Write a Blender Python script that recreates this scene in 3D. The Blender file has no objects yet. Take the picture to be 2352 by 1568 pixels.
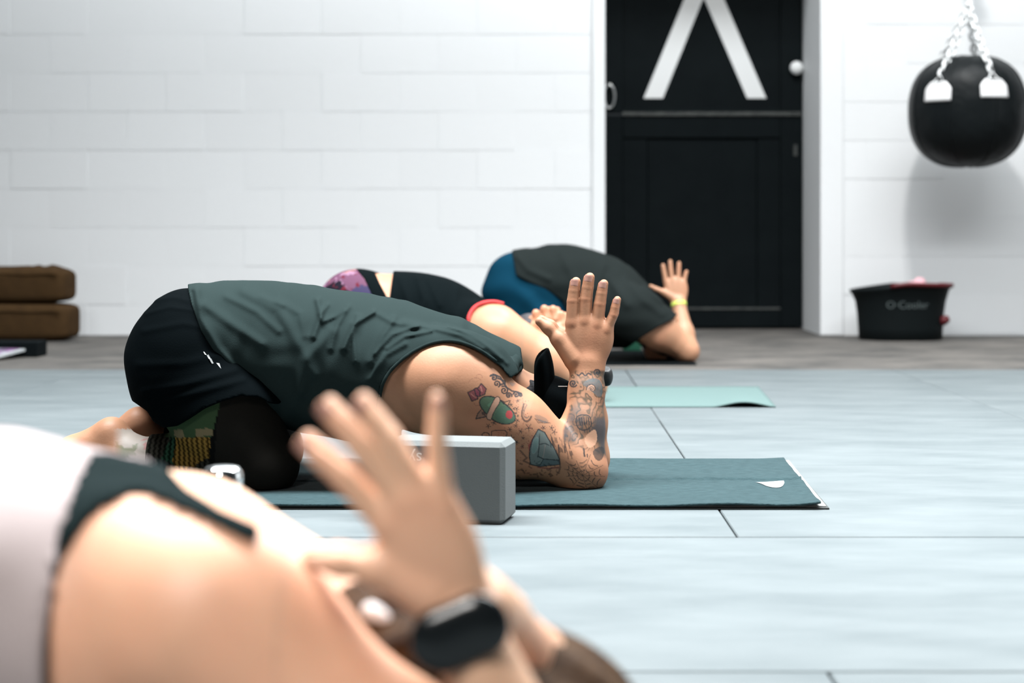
import bpy, bmesh, math, random
import numpy as np
from mathutils import Vector, Matrix
from mathutils.bvhtree import BVHTree

random.seed(7); rng = np.random.default_rng(7)
SC = bpy.context.scene
COL = SC.collection
f32 = np.float32

# ------------------------------------------------------------------ camera
# The photograph's measured geometry: eye 0.515 m above the floor, looking level
# along +Y, focal length 4000 px on a 2352 px wide frame, horizon at (1230, 540).
FP, CX, CY, EYE = 4000.0, 1230.0, 540.0, 0.515
cam_data = bpy.data.cameras.new('camera')
cam_data.sensor_width = 36.0
cam_data.lens = FP / 2352 * 36.0
cam_data.shift_x = (1176 - CX) / 2352
cam_data.shift_y = -(784 - CY) / 2352
cam_data.clip_start = 0.05
cam_data.dof.use_dof = True
cam_data.dof.focus_distance = 3.55
cam_data.dof.aperture_fstop = 3.5
cam = bpy.data.objects.new('camera', cam_data)
cam.location = (0, 0, EYE); cam.rotation_euler = (math.pi / 2, 0, 0)
COL.objects.link(cam); SC.camera = cam

# ------------------------------------------------------------------ world, lights, exposure
world = bpy.data.worlds.new('world'); SC.world = world; world.use_nodes = True
world.node_tree.nodes['Background'].inputs[0].default_value = (0.75, 0.86, 0.92, 1)
world.node_tree.nodes['Background'].inputs[1].default_value = 0.05
SC.view_settings.view_transform = 'Standard'
SC.view_settings.look = 'None'
SC.view_settings.gamma = 1.0
SC.view_settings.use_curve_mapping = False
SC.view_settings.exposure = -0.1

def area_light(name, loc, size, power, color, target=None, shape='RECTANGLE', spread=180):
    l = bpy.data.lights.new(name, 'AREA'); l.shape = shape
    l.size = size[0]; l.size_y = size[1]; l.energy = power; l.color = color; l.spread = math.radians(spread)
    o = bpy.data.objects.new(name, l); o.location = loc
    if target is not None:
        o.rotation_euler = (Vector(target) - Vector(loc)).to_track_quat('-Z', 'Y').to_euler()
    COL.objects.link(o); return o
COOL = (0.94, 0.98, 1.0)
# deep-set skylight strips of the hall roof
area_light('skylight', (0.3, 3.35, 4.3), (7.0, 0.9), 880, COOL, spread=125)
area_light('skylight', (0.8, 6.9, 4.3), (7.0, 0.9), 335, COOL)
# daylight from the open doorway on the right; an added fill light aimed at the front woman
area_light('doorway_daylight', (6.1, 4.6, 1.7), (2.6, 3.0), 50, COOL, (0.0, 4.0, 0.5))
area_light('pendant_lamp', (-0.9, -0.35, 2.1), (0.7, 0.7), 16, (1.0, 0.97, 0.93), (-0.1, 1.2, 0.25), spread=80)
# high-bay lamp in front of the heavy bag
area_light('high_bay_lamp', (1.45, 6.35, 4.1), (0.25, 0.25), 120, (1.0, 0.99, 0.97))

# ------------------------------------------------------------------ helpers
def at(px, py, d):
    return np.array([(px - CX) * d / FP, d, EYE - (py - CY) * d / FP])

def newmat(name):
    m = bpy.data.materials.new(name); m.use_nodes = True
    return m, m.node_tree.nodes, m.node_tree.links, m.node_tree.nodes['Principled BSDF']

def material(name, color, rough=0.6, spec=0.4, metal=0.0, vary=None, bump=None, attr=False,
             sss=0.0, coat=0.0, sheen=0.0, stretch=(1, 1, 1), rand=0.0):
    """Procedural principled material. vary=(scale, amount, second colour), bump=(scale, strength, dist)."""
    m, N, L, B = newmat(name)
    B.inputs['Roughness'].default_value = rough
    B.inputs['Specular IOR Level'].default_value = spec
    B.inputs['Metallic'].default_value = metal
    B.inputs['Coat Weight'].default_value = coat
    B.inputs['Sheen Weight'].default_value = sheen
    c4 = tuple(color) + (1,)
    B.inputs['Base Color'].default_value = c4
    if sss:
        B.inputs['Subsurface Weight'].default_value = sss
        B.inputs['Subsurface Radius'].default_value = (1.0, 0.4, 0.22)
        B.inputs['Subsurface Scale'].default_value = 0.006
    tc = N.new('ShaderNodeTexCoord'); mp = N.new('ShaderNodeMapping')
    mp.inputs['Scale'].default_value = stretch
    L.new(tc.outputs['Object'], mp.inputs['Vector'])
    src = None
    if attr:
        a = N.new('ShaderNodeAttribute'); a.attribute_name = 'Col'; src = a.outputs['Color']
    if vary:
        n = N.new('ShaderNodeTexNoise'); n.inputs['Scale'].default_value = vary[0]
        n.inputs['Detail'].default_value = 6; n.inputs['Roughness'].default_value = 0.6
        L.new(mp.outputs['Vector'], n.inputs['Vector'])
        r = N.new('ShaderNodeMapRange'); r.inputs[1].default_value = 0.35; r.inputs[2].default_value = 0.65
        r.inputs[3].default_value = 0; r.inputs[4].default_value = vary[1]
        L.new(n.outputs['Fac'], r.inputs[0])
        x = N.new('ShaderNodeMix'); x.data_type = 'RGBA'
        L.new(r.outputs[0], x.inputs['Factor'])
        if src: L.new(src, x.inputs['A'])
        else: x.inputs['A'].default_value = c4
        x.inputs['B'].default_value = tuple(vary[2]) + (1,)
        src = x.outputs['Result']
    if rand:
        oi = N.new('ShaderNodeObjectInfo'); h = N.new('ShaderNodeHueSaturation')
        r = N.new('ShaderNodeMapRange'); r.inputs[3].default_value = 1 - rand; r.inputs[4].default_value = 1 + rand
        L.new(oi.outputs['Random'], r.inputs[0]); L.new(r.outputs[0], h.inputs['Value'])
        if src: L.new(src, h.inputs['Color'])
        else: h.inputs['Color'].default_value = c4
        src = h.outputs['Color']
    if src: L.new(src, B.inputs['Base Color'])
    if bump:
        n = N.new('ShaderNodeTexNoise'); n.inputs['Scale'].default_value = bump[0]
        n.inputs['Detail'].default_value = 4
        L.new(mp.outputs['Vector'], n.inputs['Vector'])
        b = N.new('ShaderNodeBump'); b.inputs['Strength'].default_value = bump[1]
        b.inputs['Distance'].default_value = bump[2]
        L.new(n.outputs['Fac'], b.inputs['Height']); L.new(b.outputs['Normal'], B.inputs['Normal'])
    return m

WLOC = {}
def wloc(o):
    return np.array(WLOC.get(o.name, (0, 0, 0)), float) if o is not None else np.zeros(3)

def empty(name, loc, label, cat, group=None):
    o = bpy.data.objects.new(name, None); COL.objects.link(o)
    o.location = tuple(loc); o.empty_display_size = 0.1
    WLOC[o.name] = tuple(loc); tag(o, label, cat, group)
    return o

def tag(o, label, cat, group=None):
    o['label'] = label; o['category'] = cat
    if group: o['group'] = group
    return o

def mesh_data(name, verts, faces, mat=None, smooth=True, colors=None):
    me = bpy.data.meshes.new(name)
    verts = np.asarray(verts, f32)
    if isinstance(faces, np.ndarray) and faces.ndim == 2 and len(faces):
        nv, nf, k = len(verts), len(faces), faces.shape[1]
        me.vertices.add(nv); me.vertices.foreach_set('co', verts.ravel())
        me.loops.add(nf * k); me.loops.foreach_set('vertex_index', faces.ravel().astype(np.int32))
        me.polygons.add(nf)
        me.polygons.foreach_set('loop_start', np.arange(0, nf * k, k, dtype=np.int32))
        me.polygons.foreach_set('loop_total', np.full(nf, k, np.int32))
        me.update(calc_edges=True); me.validate()
    else:
        me.from_pydata([tuple(map(float, v)) for v in verts], [], [tuple(map(int, q)) for q in faces])
        me.update()
    if smooth: me.shade_smooth()
    if mat: me.materials.append(mat)
    if colors is not None:
        a = me.color_attributes.new('Col', 'FLOAT_COLOR', 'POINT')
        c = np.ones((len(verts), 4), f32); c[:, :3] = colors
        a.data.foreach_set('color', c.ravel())
    return me

def link(name, me, parent=None, loc=None):
    """link a mesh whose coordinates are local to `loc` (world); parent is translation-only"""
    o = bpy.data.objects.new(name, me); COL.objects.link(o)
    w = np.array(loc if loc is not None else wloc(parent), float)
    WLOC[o.name] = tuple(w)
    o.location = tuple(w - wloc(parent))
    if parent is not None: o.parent = parent
    return o

def obj(name, verts, faces, mat, parent=None, smooth=False, origin=None, colors=None):
    """verts in world coordinates"""
    v = np.asarray(verts, float)
    w = np.array(origin, float) if origin is not None else wloc(parent)
    return link(name, mesh_data(name, v - w, faces, mat, smooth, colors), parent, w)

def structure(o):
    o['kind'] = 'structure'; return o

def box_vf(x0, x1, y0, y1, z0, z1):
    v = [(x0,y0,z0),(x1,y0,z0),(x1,y1,z0),(x0,y1,z0),(x0,y0,z1),(x1,y0,z1),(x1,y1,z1),(x0,y1,z1)]
    return v, [(0,3,2,1),(4,5,6,7),(0,1,5,4),(1,2,6,5),(2,3,7,6),(3,0,4,7)]

def bevel_box(x0, x1, y0, y1, z0, z1, b, seg=2):
    bm = bmesh.new(); v, f = box_vf(x0, x1, y0, y1, z0, z1)
    vs = [bm.verts.new(p) for p in v]
    for q in f: bm.faces.new([vs[i] for i in q])
    bmesh.ops.bevel(bm, geom=bm.edges[:], offset=b, segments=seg, affect='EDGES', profile=0.5)
    bm.verts.index_update()
    r = ([tuple(v.co) for v in bm.verts], [tuple(v.index for v in fc.verts) for fc in bm.faces]); bm.free()
    return r

def tube_vf(pts, rad, n=10, caps=True):
    pts = [np.array(p, float) for p in pts]; m = len(pts)
    rad = [rad] * m if np.isscalar(rad) else rad
    V, Fc = [], []; up = np.array([0.13, 0.31, 0.94])
    for i, p in enumerate(pts):
        t = pts[min(i + 1, m - 1)] - pts[max(i - 1, 0)]; t /= np.linalg.norm(t) + 1e-9
        a = np.cross(t, up)
        if np.linalg.norm(a) < 1e-3: a = np.cross(t, (1, 0, 0))
        a /= np.linalg.norm(a); b = np.cross(t, a)
        for k in range(n):
            w = 2 * math.pi * k / n; V.append(p + rad[i] * (math.cos(w) * a + math.sin(w) * b))
    for i in range(m - 1):
        for k in range(n):
            k2 = (k + 1) % n; Fc.append((i*n+k, i*n+k2, (i+1)*n+k2, (i+1)*n+k))
    if caps: Fc += [tuple(range(n - 1, -1, -1)), tuple(range((m-1)*n, m*n))]
    return V, Fc

def lathe_vf(prof, n=40, c=(0, 0), sx=1.0, sy=1.0):
    V, Fc = [], []
    for r, z in prof:
        for k in range(n):
            a = 2 * math.pi * k / n; V.append((c[0] + r*sx*math.cos(a), c[1] + r*sy*math.sin(a), z))
    for i in range(len(prof) - 1):
        for k in range(n):
            k2 = (k + 1) % n; Fc.append((i*n+k, i*n+k2, (i+1)*n+k2, (i+1)*n+k))
    return V, Fc

def join(*parts):
    V, Fc = [], []
    for v, f in parts:
        o = len(V); V += [tuple(p) for p in v]; Fc += [tuple(i + o for i in q) for q in f]
    return V, Fc

def text_mesh(name, body, size, mat, extrude=0.0004):
    cu = bpy.data.curves.new(name, 'FONT'); cu.body = body; cu.size = size; cu.extrude = extrude
    cu.align_x = 'CENTER'; cu.align_y = 'CENTER'; cu.resolution_u = 3
    o = bpy.data.objects.new(name, cu); COL.objects.link(o)
    dg = bpy.context.evaluated_depsgraph_get(); dg.update()
    me = bpy.data.meshes.new_from_object(o.evaluated_get(dg))
    bpy.data.objects.remove(o); me.name = name; me.materials.clear(); me.materials.append(mat)
    return me

# ------------------------------------------------------------------ implicit-surface body builder
def smin(a, b, k):
    h = np.maximum(k - np.abs(a - b), 0) / k
    return np.minimum(a, b) - h * h * (k * 0.25)

class Field:
    """smooth union of tapered limbs and ellipsoids; fabric folds and hems are further operations"""
    def __init__(self): self.ops = []; self.lo = np.full(3, 9e9); self.hi = np.full(3, -9e9)
    def copy(self):
        g = Field(); g.ops = list(self.ops); g.lo = self.lo.copy(); g.hi = self.hi.copy(); return g
    def _add(self, kind, fn, lo, hi, k, grow=True):
        lo = np.array(lo, float); hi = np.array(hi, float)
        self.ops.append((kind, fn, lo, hi, k))
        if grow: self.lo = np.minimum(self.lo, lo); self.hi = np.maximum(self.hi, hi)
    def cone(self, a, b, ra, rb, k=0.02, n=None, s=1.0):
        a = np.array(a, float); b = np.array(b, float); R = max(ra, rb)
        ab = b - a
        if n is not None:
            n = np.array(n, float); n /= np.linalg.norm(n); q = 1.0 / s
            ab2 = ab + (q - 1) * ab.dot(n) * n
        else: ab2 = ab
        L2 = float(ab2.dot(ab2)) + 1e-12
        def fn(x, y, z):
            px, py, pz = x - f32(a[0]), y - f32(a[1]), z - f32(a[2])
            if n is not None:
                dn = (px * f32(n[0]) + py * f32(n[1]) + pz * f32(n[2])) * f32(q - 1)
                px, py, pz = px + dn * f32(n[0]), py + dn * f32(n[1]), pz + dn * f32(n[2])
            t = np.clip((px * f32(ab2[0]) + py * f32(ab2[1]) + pz * f32(ab2[2])) / f32(L2), 0, 1)
            d = np.sqrt((px - t*f32(ab2[0]))**2 + (py - t*f32(ab2[1]))**2 + (pz - t*f32(ab2[2]))**2) - (f32(ra) + f32(rb - ra) * t)
            return d * f32(s ** 0.5) if n is not None else d
        self._add('u', fn, np.minimum(a, b) - R, np.maximum(a, b) + R, k); return self
    def chain(self, pts, rad, k=0.02, n=None, s=1.0):
        for i in range(len(pts) - 1): self.cone(pts[i], pts[i+1], rad[i], rad[i+1], k, n, s)
        return self
    def torso(self, pts, rad, s, k=0.05):
        """flattened chain: rad = half width (along Y), rad*s = half thickness"""
        for i in range(len(pts) - 1):
            d = np.array(pts[i+1]) - np.array(pts[i]); n = np.array([-d[2], 0, d[0]])
            self.cone(pts[i], pts[i+1], rad[i], rad[i+1], k, n, s)
        return self
    def ell(self, c, r, k=0.02, axis=None):
        """ellipsoid; axis = direction of its first radius (in space), second radius along Y-ish"""
        c = np.array(c, float); r = np.array(r, float)
        if axis is None: M = np.eye(3)
        else:
            u = np.array(axis, float); u /= np.linalg.norm(u)
            w = np.cross(u, (0, 1, 0)); w /= np.linalg.norm(w); v = np.cross(w, u); M = np.array([u, v, w])
        def fn(x, y, z):
            px, py, pz = x - f32(c[0]), y - f32(c[1]), z - f32(c[2])
            k0 = 0; k1 = 0
            for i in range(3):
                q = px * f32(M[i,0]) + py * f32(M[i,1]) + pz * f32(M[i,2])
                k0 = k0 + (q / f32(r[i]))**2; k1 = k1 + (q / f32(r[i]**2))**2
            k0 = np.sqrt(k0); k1 = np.sqrt(k1) + f32(1e-6)
            return k0 * (k0 - 1) / k1
        R = r.max(); self._add('u', fn, c - R, c + R, k); return self
    def offset(self, t):
        self._add('o', lambda x, y, z: f32(t), [-99]*3, [99]*3, 0, False); self.lo -= t; self.hi += t; return self
    def fold(self, pts, width, amp, depth, side=None):
        """ridge (amp>0) or valley along a traced line; pts are measured picture points at `depth`"""
        P = np.array(pts, f32)
        W = [at(p[0], p[1], depth) for p in pts]; m = 2.6 * width * depth / FP
        lo = np.min(W, 0) - m; hi = np.max(W, 0) + m; lo[1] = depth - 0.28; hi[1] = depth + 0.1 if side is None else side
        lo[0] -= 0.05; hi[0] += 0.05; lo[2] -= 0.04; hi[2] += 0.04
        def fn(x, y, z):
            u = f32(CX) + f32(FP) * x / y; v = f32(CY) + f32(FP) * (f32(EYE) - z) / y
            best = f32(1e9)
            for i in range(len(P) - 1):
                e = P[i+1] - P[i]; L = float(e.dot(e)) + 1e-6
                t = np.clip(((u - P[i,0]) * e[0] + (v - P[i,1]) * e[1]) / f32(L), 0, 1)
                best = np.minimum(best, (u - P[i,0] - t*e[0])**2 + (v - P[i,1] - t*e[1])**2)
            return -f32(amp) * np.exp(-best / f32(width**2))
        self._add('d', fn, lo, hi, 0, False); return self
    def ripple(self, fn, lo=(-99,)*3, hi=(99,)*3):
        self._add('d', fn, lo, hi, 0, False); return self
    def keep(self, fn):
        self._add('i', fn, [-99]*3, [99]*3, 0, False); return self
    def cut_poly(self, poly, depth, fold_at=None, inside=True, ymax=None):
        """keep what lies inside (outside) a traced outline; mirrored to the far side about fold_at"""
        P = np.array(poly, f32); sc = f32(depth / FP)
        def fn(x, y, z):
            yy = y if fold_at is None else f32(fold_at) - np.abs(y - f32(fold_at))
            u = f32(CX) + f32(FP) * x / yy; v = f32(CY) + f32(FP) * (f32(EYE) - z) / yy
            best = f32(1e12); ins = None; n = len(P)
            for i in range(n):
                a, b = P[i], P[(i+1) % n]; e = b - a; L = float(e.dot(e)) + 1e-6
                wx, wy = u - a[0], v - a[1]
                t = np.clip((wx * e[0] + wy * e[1]) / f32(L), 0, 1)
                best = np.minimum(best, (wx - t*e[0])**2 + (wy - t*e[1])**2)
                if abs(e[1]) > 1e-9:
                    c = ((a[1] > v) != (b[1] > v)) & (wx < e[0] * wy / e[1])
                    ins = c if ins is None else ins ^ c
            d = np.sqrt(best) * sc
            d = np.where(ins, -d, d)
            if not inside:
                d = -d
                if ymax is not None: d = np.where(y > ymax, f32(-0.1), d)
            return d
        return self.keep(fn)
    def run(self, d, get, sub):
        for kind, fn, lo, hi, k in self.ops:
            sl = sub(lo - 0.07 - k, hi + 0.07 + k)
            if sl is None: continue
            if kind == 'o': d -= f32(fn(0, 0, 0)); continue
            v = fn(*get(sl))
            if kind == 'u': d[sl] = smin(d[sl], v, f32(k))
            elif kind == 'd': d[sl] += v
            elif kind == 'i': d[sl] = np.maximum(d[sl], v)
        return d
    def grid(self, lo, hi, h):
        ax = [np.arange(lo[i], hi[i] + h, h, dtype=f32) for i in range(3)]
        d = np.full([len(a) for a in ax], 0.15, f32)
        def sub(a, b):
            s = []
            for i in range(3):
                i0 = int(np.searchsorted(ax[i], a[i])); i1 = int(np.searchsorted(ax[i], b[i]))
                if i1 <= i0: return None
                s.append(slice(i0, i1))
            return tuple(s)
        get = lambda s: (ax[0][s[0]][:, None, None], ax[1][s[1]][None, :, None], ax[2][s[2]][None, None, :])
        return self.run(d, get, sub), ax
    def points(self, P):
        P = np.asarray(P, f32); d = np.full(len(P), 0.15, f32)
        def sub(a, b):
            m = np.nonzero(((P > a) & (P < b)).all(1))[0]
            return m if len(m) else None
        return self.run(d, lambda s: (P[s, 0], P[s, 1], P[s, 2]), sub)
    def mesh(self, h, lo=None, hi=None, pad=None):
        pad = 3 * h if pad is None else pad
        lo = self.lo - pad if lo is None else np.array(lo, float)
        hi = self.hi + pad if hi is None else np.array(hi, float)
        d, ax = self.grid(lo, hi, h)
        return surface_nets(d, ax, h)

def surface_nets(d, ax, h):
    s = d < 0
    c = s[:-1, :-1, :-1].astype(np.uint8)
    for i in (0, 1):
        for j in (0, 1):
            for k in (0, 1):
                if i or j or k:
                    c = c + s[i:s.shape[0]-1+i, j:s.shape[1]-1+j, k:s.shape[2]-1+k]
    act = (c > 0) & (c < 8)
    I = np.argwhere(act)
    ids = np.full(act.shape, -1, np.int32); ids[act] = np.arange(len(I), dtype=np.int32)
    acc = np.zeros((len(I), 3), f32); cnt = np.zeros(len(I), f32)
    cor = [(i, j, k) for i in (0, 1) for j in (0, 1) for k in (0, 1)]
    val = {q: d[I[:,0]+q[0], I[:,1]+q[1], I[:,2]+q[2]] for q in cor}
    for p in cor:
        for axn in range(3):
            if p[axn]: continue
            q = list(p); q[axn] = 1; q = tuple(q)
            a, b = val[p], val[q]; m = (a < 0) != (b < 0)
            t = np.where(m, a / np.where(m, a - b, 1), 0)
            pos = np.zeros((len(I), 3), f32) + np.array(p, f32); pos[:, axn] = t
            acc += pos * m[:, None]; cnt += m
    V = (I + acc / np.maximum(cnt, 1)[:, None]) * h + np.array([ax[0][0], ax[1][0], ax[2][0]])
    Q = []
    for axn in range(3):
        o1, o2 = [(1, 2), (2, 0), (0, 1)][axn]
        A = [slice(None)]*3; B = [slice(None)]*3
        A[axn] = slice(0, -1); B[axn] = slice(1, None)
        for o in (o1, o2): A[o] = slice(1, -1); B[o] = slice(1, -1)
        sa, sb = s[tuple(A)], s[tuple(B)]
        E = np.argwhere(sa != sb)
        if not len(E): continue
        flip = sb[E[:,0], E[:,1], E[:,2]]
        E = E.copy(); E[:, o1] += 1; E[:, o2] += 1
        def cid(d1, d2):
            W = E.copy(); W[:, o1] -= d1; W[:, o2] -= d2
            return ids[W[:,0], W[:,1], W[:,2]]
        q = np.stack([cid(0,0), cid(1,0), cid(1,1), cid(0,1)], 1)
        q[flip] = q[flip][:, ::-1]
        Q.append(q)
    Q = np.concatenate(Q); Q = Q[(Q >= 0).all(1)]
    return V.astype(f32), Q

def vnormals(V, Q):
    n = np.cross(V[Q[:,2]] - V[Q[:,0]], V[Q[:,3]] - V[Q[:,1]])
    N = np.zeros_like(V)
    for i in range(4): np.add.at(N, Q[:, i], n)
    return N / (np.linalg.norm(N, axis=1, keepdims=True) + 1e-12)

def smooth_mesh(V, Q, it=1, w=0.5):
    for _ in range(it):
        S = np.zeros_like(V); c = np.zeros(len(V), f32)
        for i in range(4):
            np.add.at(S, Q[:, i], V[Q[:, (i+1) % 4]]); np.add.at(c, Q[:, i], 1)
            np.add.at(S, Q[:, i], V[Q[:, (i+3) % 4]]); np.add.at(c, Q[:, i], 1)
        V = V + w * (S / np.maximum(c, 1)[:, None] - V)
    return V

def project(V):
    return CX + FP * V[:, 0] / V[:, 1], CY + FP * (EYE - V[:, 2]) / V[:, 1]

def snoise(x, y, z, seed=0):
    r = np.random.default_rng(seed); v = 0
    for o in range(4):
        a = r.normal(size=(3, 3)); a /= np.linalg.norm(a, axis=1, keepdims=True); f = 2.0**o; ph = r.uniform(0, 6.28, 3)
        w = 0
        for i in range(3): w = w + np.sin(f * (a[i,0]*x + a[i,1]*y + a[i,2]*z) + ph[i] + 1.7*np.sin(f*0.7*(a[(i+1)%3,0]*x + a[(i+1)%3,1]*y + a[(i+1)%3,2]*z)))
        v = v + w / (3 * 1.6**o)
    return v

# ------------------------------------------------------------------ materials
WHITE_WALL = material('white_painted_masonry', (0.80, 0.81, 0.82), 0.55, 0.35, vary=(1.3, 0.35, (0.75, 0.765, 0.77)), bump=(55, 0.25, 0.004), rand=0.012)
CONCRETE = material('bare_concrete', (0.125, 0.115, 0.105), 0.8, 0.2, vary=(3.0, 0.9, (0.055, 0.053, 0.051)), bump=(60, 0.3, 0.004))
DARK_GAP = material('dark_joint', (0.012, 0.016, 0.018), 0.9, 0.1)
TILE = material('chalk_grey_rubber', (0.114, 0.131, 0.136), 0.6, 0.2, vary=(3.2, 0.75, (0.072, 0.088, 0.093)), bump=(120, 0.12, 0.002), stretch=(0.8, 2.2, 1), rand=0.03)
DOOR_BLACK = material('black_gloss_paint', (0.0035, 0.0056, 0.0066), 0.6, 0.06, bump=(30, 0.15, 0.003), vary=(6, 0.4, (0.006, 0.009, 0.010)))
WORN = material('worn_grey_paint', (0.07, 0.075, 0.07), 0.6, 0.4, vary=(25, 0.9, (0.012, 0.015, 0.016)), stretch=(1, 1, 6))
WHITE_PAINT = material('white_paint', (0.78, 0.79, 0.79), 0.5, 0.4)
GREY_WALL = material('grey_wall_paint', (0.14, 0.145, 0.15), 0.7, 0.3, vary=(1.5, 0.4, (0.10, 0.105, 0.11)))
CEIL = material('grey_roof_sheet', (0.16, 0.165, 0.17), 0.7, 0.3, vary=(1.5, 0.4, (0.13, 0.135, 0.14)))

# ------------------------------------------------------------------ the hall
YW = 8.96
XL, XR, Y0, ZC = -6.0, 6.2, -4.0, 4.4
DX0, DX1, YD = 0.354, 1.467, 9.54
floor = structure(obj('floor', *box_vf(XL, XR, Y0, YD + 0.4, -0.2, -0.012), CONCRETE))
# bare concrete strip along the wall, level with the tiles, and the dark bed under the tiles
YT_END = 6.68
obj('concrete_strip', *bevel_box(XL, XR, YT_END + 0.004, YD + 0.3, -0.03, 0.0, 0.003, 1), CONCRETE, floor)
obj('joint_bed', *box_vf(XL, XR, Y0, YT_END, -0.02, -0.009), DARK_GAP, floor)
TX0, TW = 0.345, 1.02
rows = [YT_END, 5.76, 4.847, 3.90, 2.973, 2.056, 1.12, 0.19, -0.74, -1.67, -2.6, -3.53]
gapy = {5.76: 0.002, 4.847: 0.004, 3.90: 0.0016, 2.973: 0.011, 2.056: 0.006}
tile_cache = {}
for r in range(len(rows) - 1):
    y1 = rows[r] - gapy.get(rows[r], 0.003) / 2; y0 = rows[r+1] + gapy.get(rows[r+1], 0.003) / 2
    for c in range(-7, 6):
        gx = 0.0014 if r in (1, 6) else 0.0032; sx = TX0 + (0.51 if r in (4, 6) else 0.0)
        x0 = sx + c * TW + gx / 2; x1 = sx + (c + 1) * TW - gx / 2
        x0 = max(x0, XL); x1 = min(x1, XR)
        if x1 - x0 < 0.05: continue
        key = (r, round(x1 - x0, 4))
        if key not in tile_cache:
            v, f = bevel_box(-(x1-x0)/2, (x1-x0)/2, -(y1-y0)/2, (y1-y0)/2, -0.009, 0.0, 0.0018, 1)
            tile_cache[key] = mesh_data('rubber_tile', v, f, TILE, False)
        o = link('rubber_tile', tile_cache[key], floor, ((x0+x1)/2, (y0+y1)/2, random.uniform(-0.0006, 0.0002)))

wall_back = structure(obj('wall_back', *join(
    box_vf(XL, DX0, YW + 0.0018, YD + 0.3, -0.02, ZC), box_vf(DX1, XR, YW + 0.0018, YD + 0.3, -0.02, ZC),
    box_vf(DX0, DX1, YW + 0.0018, YD + 0.3, 2.25, ZC)), WHITE_WALL))
def wall_block(w, h):
    c = 0.0010; g = 0.0004; e = 0.0026
    v = [(-w/2+g, 0.012, -h/2+g), (w/2-g, 0.012, -h/2+g), (w/2-g, 0.012, h/2-g), (-w/2+g, 0.012, h/2-g),
         (-w/2+g+e, 0, -h/2+g+c), (w/2-g-e, 0, -h/2+g+c), (w/2-g-e, 0, h/2-g-c), (-w/2+g+e, 0, h/2-g-c)]
    return v, [(4,5,6,7), (0,1,5,4), (1,2,6,5), (2,3,7,6), (3,0,4,7)]
bcache = {}; far_parts = []
def lay(xa, xb, zoff, xoff, ref):
    k = -2
    while True:
        z0 = zoff + k * 0.1987; z1 = z0 + 0.1987; k += 1
        if z1 < 0.02: continue
        if z0 > ZC - 0.02: break
        za, zb = max(z0, 0.0), min(z1, ZC)
        sh = xoff + (0.2 if (k % 2) else 0.0); i = math.floor((xa - sh) / 0.4) - 1
        while True:
            x0 = sh + i * 0.4; x1 = x0 + 0.4; i += 1
            if x0 >= xb - 0.01: break
            a, b = max(x0, xa), min(x1, xb)
            if b - a < 0.03: continue
            if a < DX1 and b > DX0 and za < 2.25:
                continue
            key = (round(b - a, 3), round(zb - za, 3))
            y = YW + random.uniform(-0.0012, 0.0012)
            if zb < 2.45 and -3.6 < (a+b)/2 < 3.6:
                if key not in bcache: bcache[key] = mesh_data('concrete_block', *wall_block(*key), WHITE_WALL, False)
                link('concrete_block', bcache[key], wall_back, ((a+b)/2, y, (za+zb)/2))
            else:
                v, f = wall_block(*key)
                far_parts.append(([(p[0]+(a+b)/2, p[1]+y, p[2]+(za+zb)/2) for p in v], f))
ZL = EYE - (611 - CY) * YW / FP
lay(XL, DX0, ZL, (113 - CX) * YW / FP, 0)
lay(DX1, XR, EYE - (677 - CY) * YW / FP, (1990 - CX) * YW / FP, 0)
o = obj('concrete_block_rest', *join(*far_parts), WHITE_WALL, wall_back); o['kind'] = 'stuff'
# jamb strip left of the door
structure(obj('trim_1', *bevel_box(DX0 - 0.062, DX0 + 0.004, YW - 0.016, YW + 0.02, 0.0, 2.25, 0.004, 1), WHITE_WALL))
structure(obj('trim_2', *bevel_box(DX1 - 0.003, DX1 + 0.115, YW - 0.012, YW + 0.02, 0.0, 2.25, 0.004, 1), WHITE_WALL))
structure(obj('wall_left', *box_vf(XL - 0.15, XL, Y0, YW, -0.02, ZC), GREY_WALL))
structure(obj('wall_right', *join(box_vf(XR, XR + 0.15, 5.2, YW, -0.02, ZC), box_vf(XR, XR + 0.15, Y0, 1.2, -0.02, ZC), box_vf(XR, XR + 0.15, 1.2, 5.2, 3.4, ZC)), GREY_WALL))
structure(obj('wall_front', *box_vf(XL, XR, Y0 - 0.15, Y0, -0.02, ZC), GREY_WALL))
structure(obj('ceiling', *box_vf(XL, XR, Y0, YW, ZC, ZC + 0.1), CEIL))

# ------------------------------------------------------------------ the door
ZD0 = 0.012
door = structure(empty('door_1', ((DX0+DX1)/2, YD, ZD0), 'black painted two-leaf stable door with white chevron in the white wall', 'door'))
def dz(py): return EYE - (py - CY) * YD / FP
def dxp(px): return (px - CX) * YD / FP
zsplit = dz(262)
YF = YD + 0.022     # plane of the boards behind the rails
def door_leaf(name, z0, z1, bot, top, side=0.0):
    w = 0.118
    leaf = obj(name, *box_vf(DX0+0.006, DX1-0.006, YF, YD+0.05, z0, z1), DOOR_BLACK, door)
    for (a, b, c, d) in ((DX0+0.006, DX0+0.006+w, z0, z1), (DX1-0.006-w, DX1-0.006, z0, z1)):
        obj('stile', *bevel_box(a, b, YD, YF+0.002, c, d, 0.004, 1), DOOR_BLACK, leaf)
    obj('rail', *bevel_box(DX0+0.006+w, DX1-0.006-w, YD, YF+0.002, z0, z0+bot, 0.004, 1), DOOR_BLACK, leaf)
    obj('rail', *bevel_box(DX0+0.006+w, DX1-0.006-w, YD, YF+0.002, z1-top, z1, 0.004, 1), DOOR_BLACK, leaf)
    return leaf
low = door_leaf('lower_leaf', ZD0, zsplit - 0.006, 0.10, 0.125)
upp = door_leaf('upper_leaf', zsplit + 0.006, 2.22, 0.03, 0.12)
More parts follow.
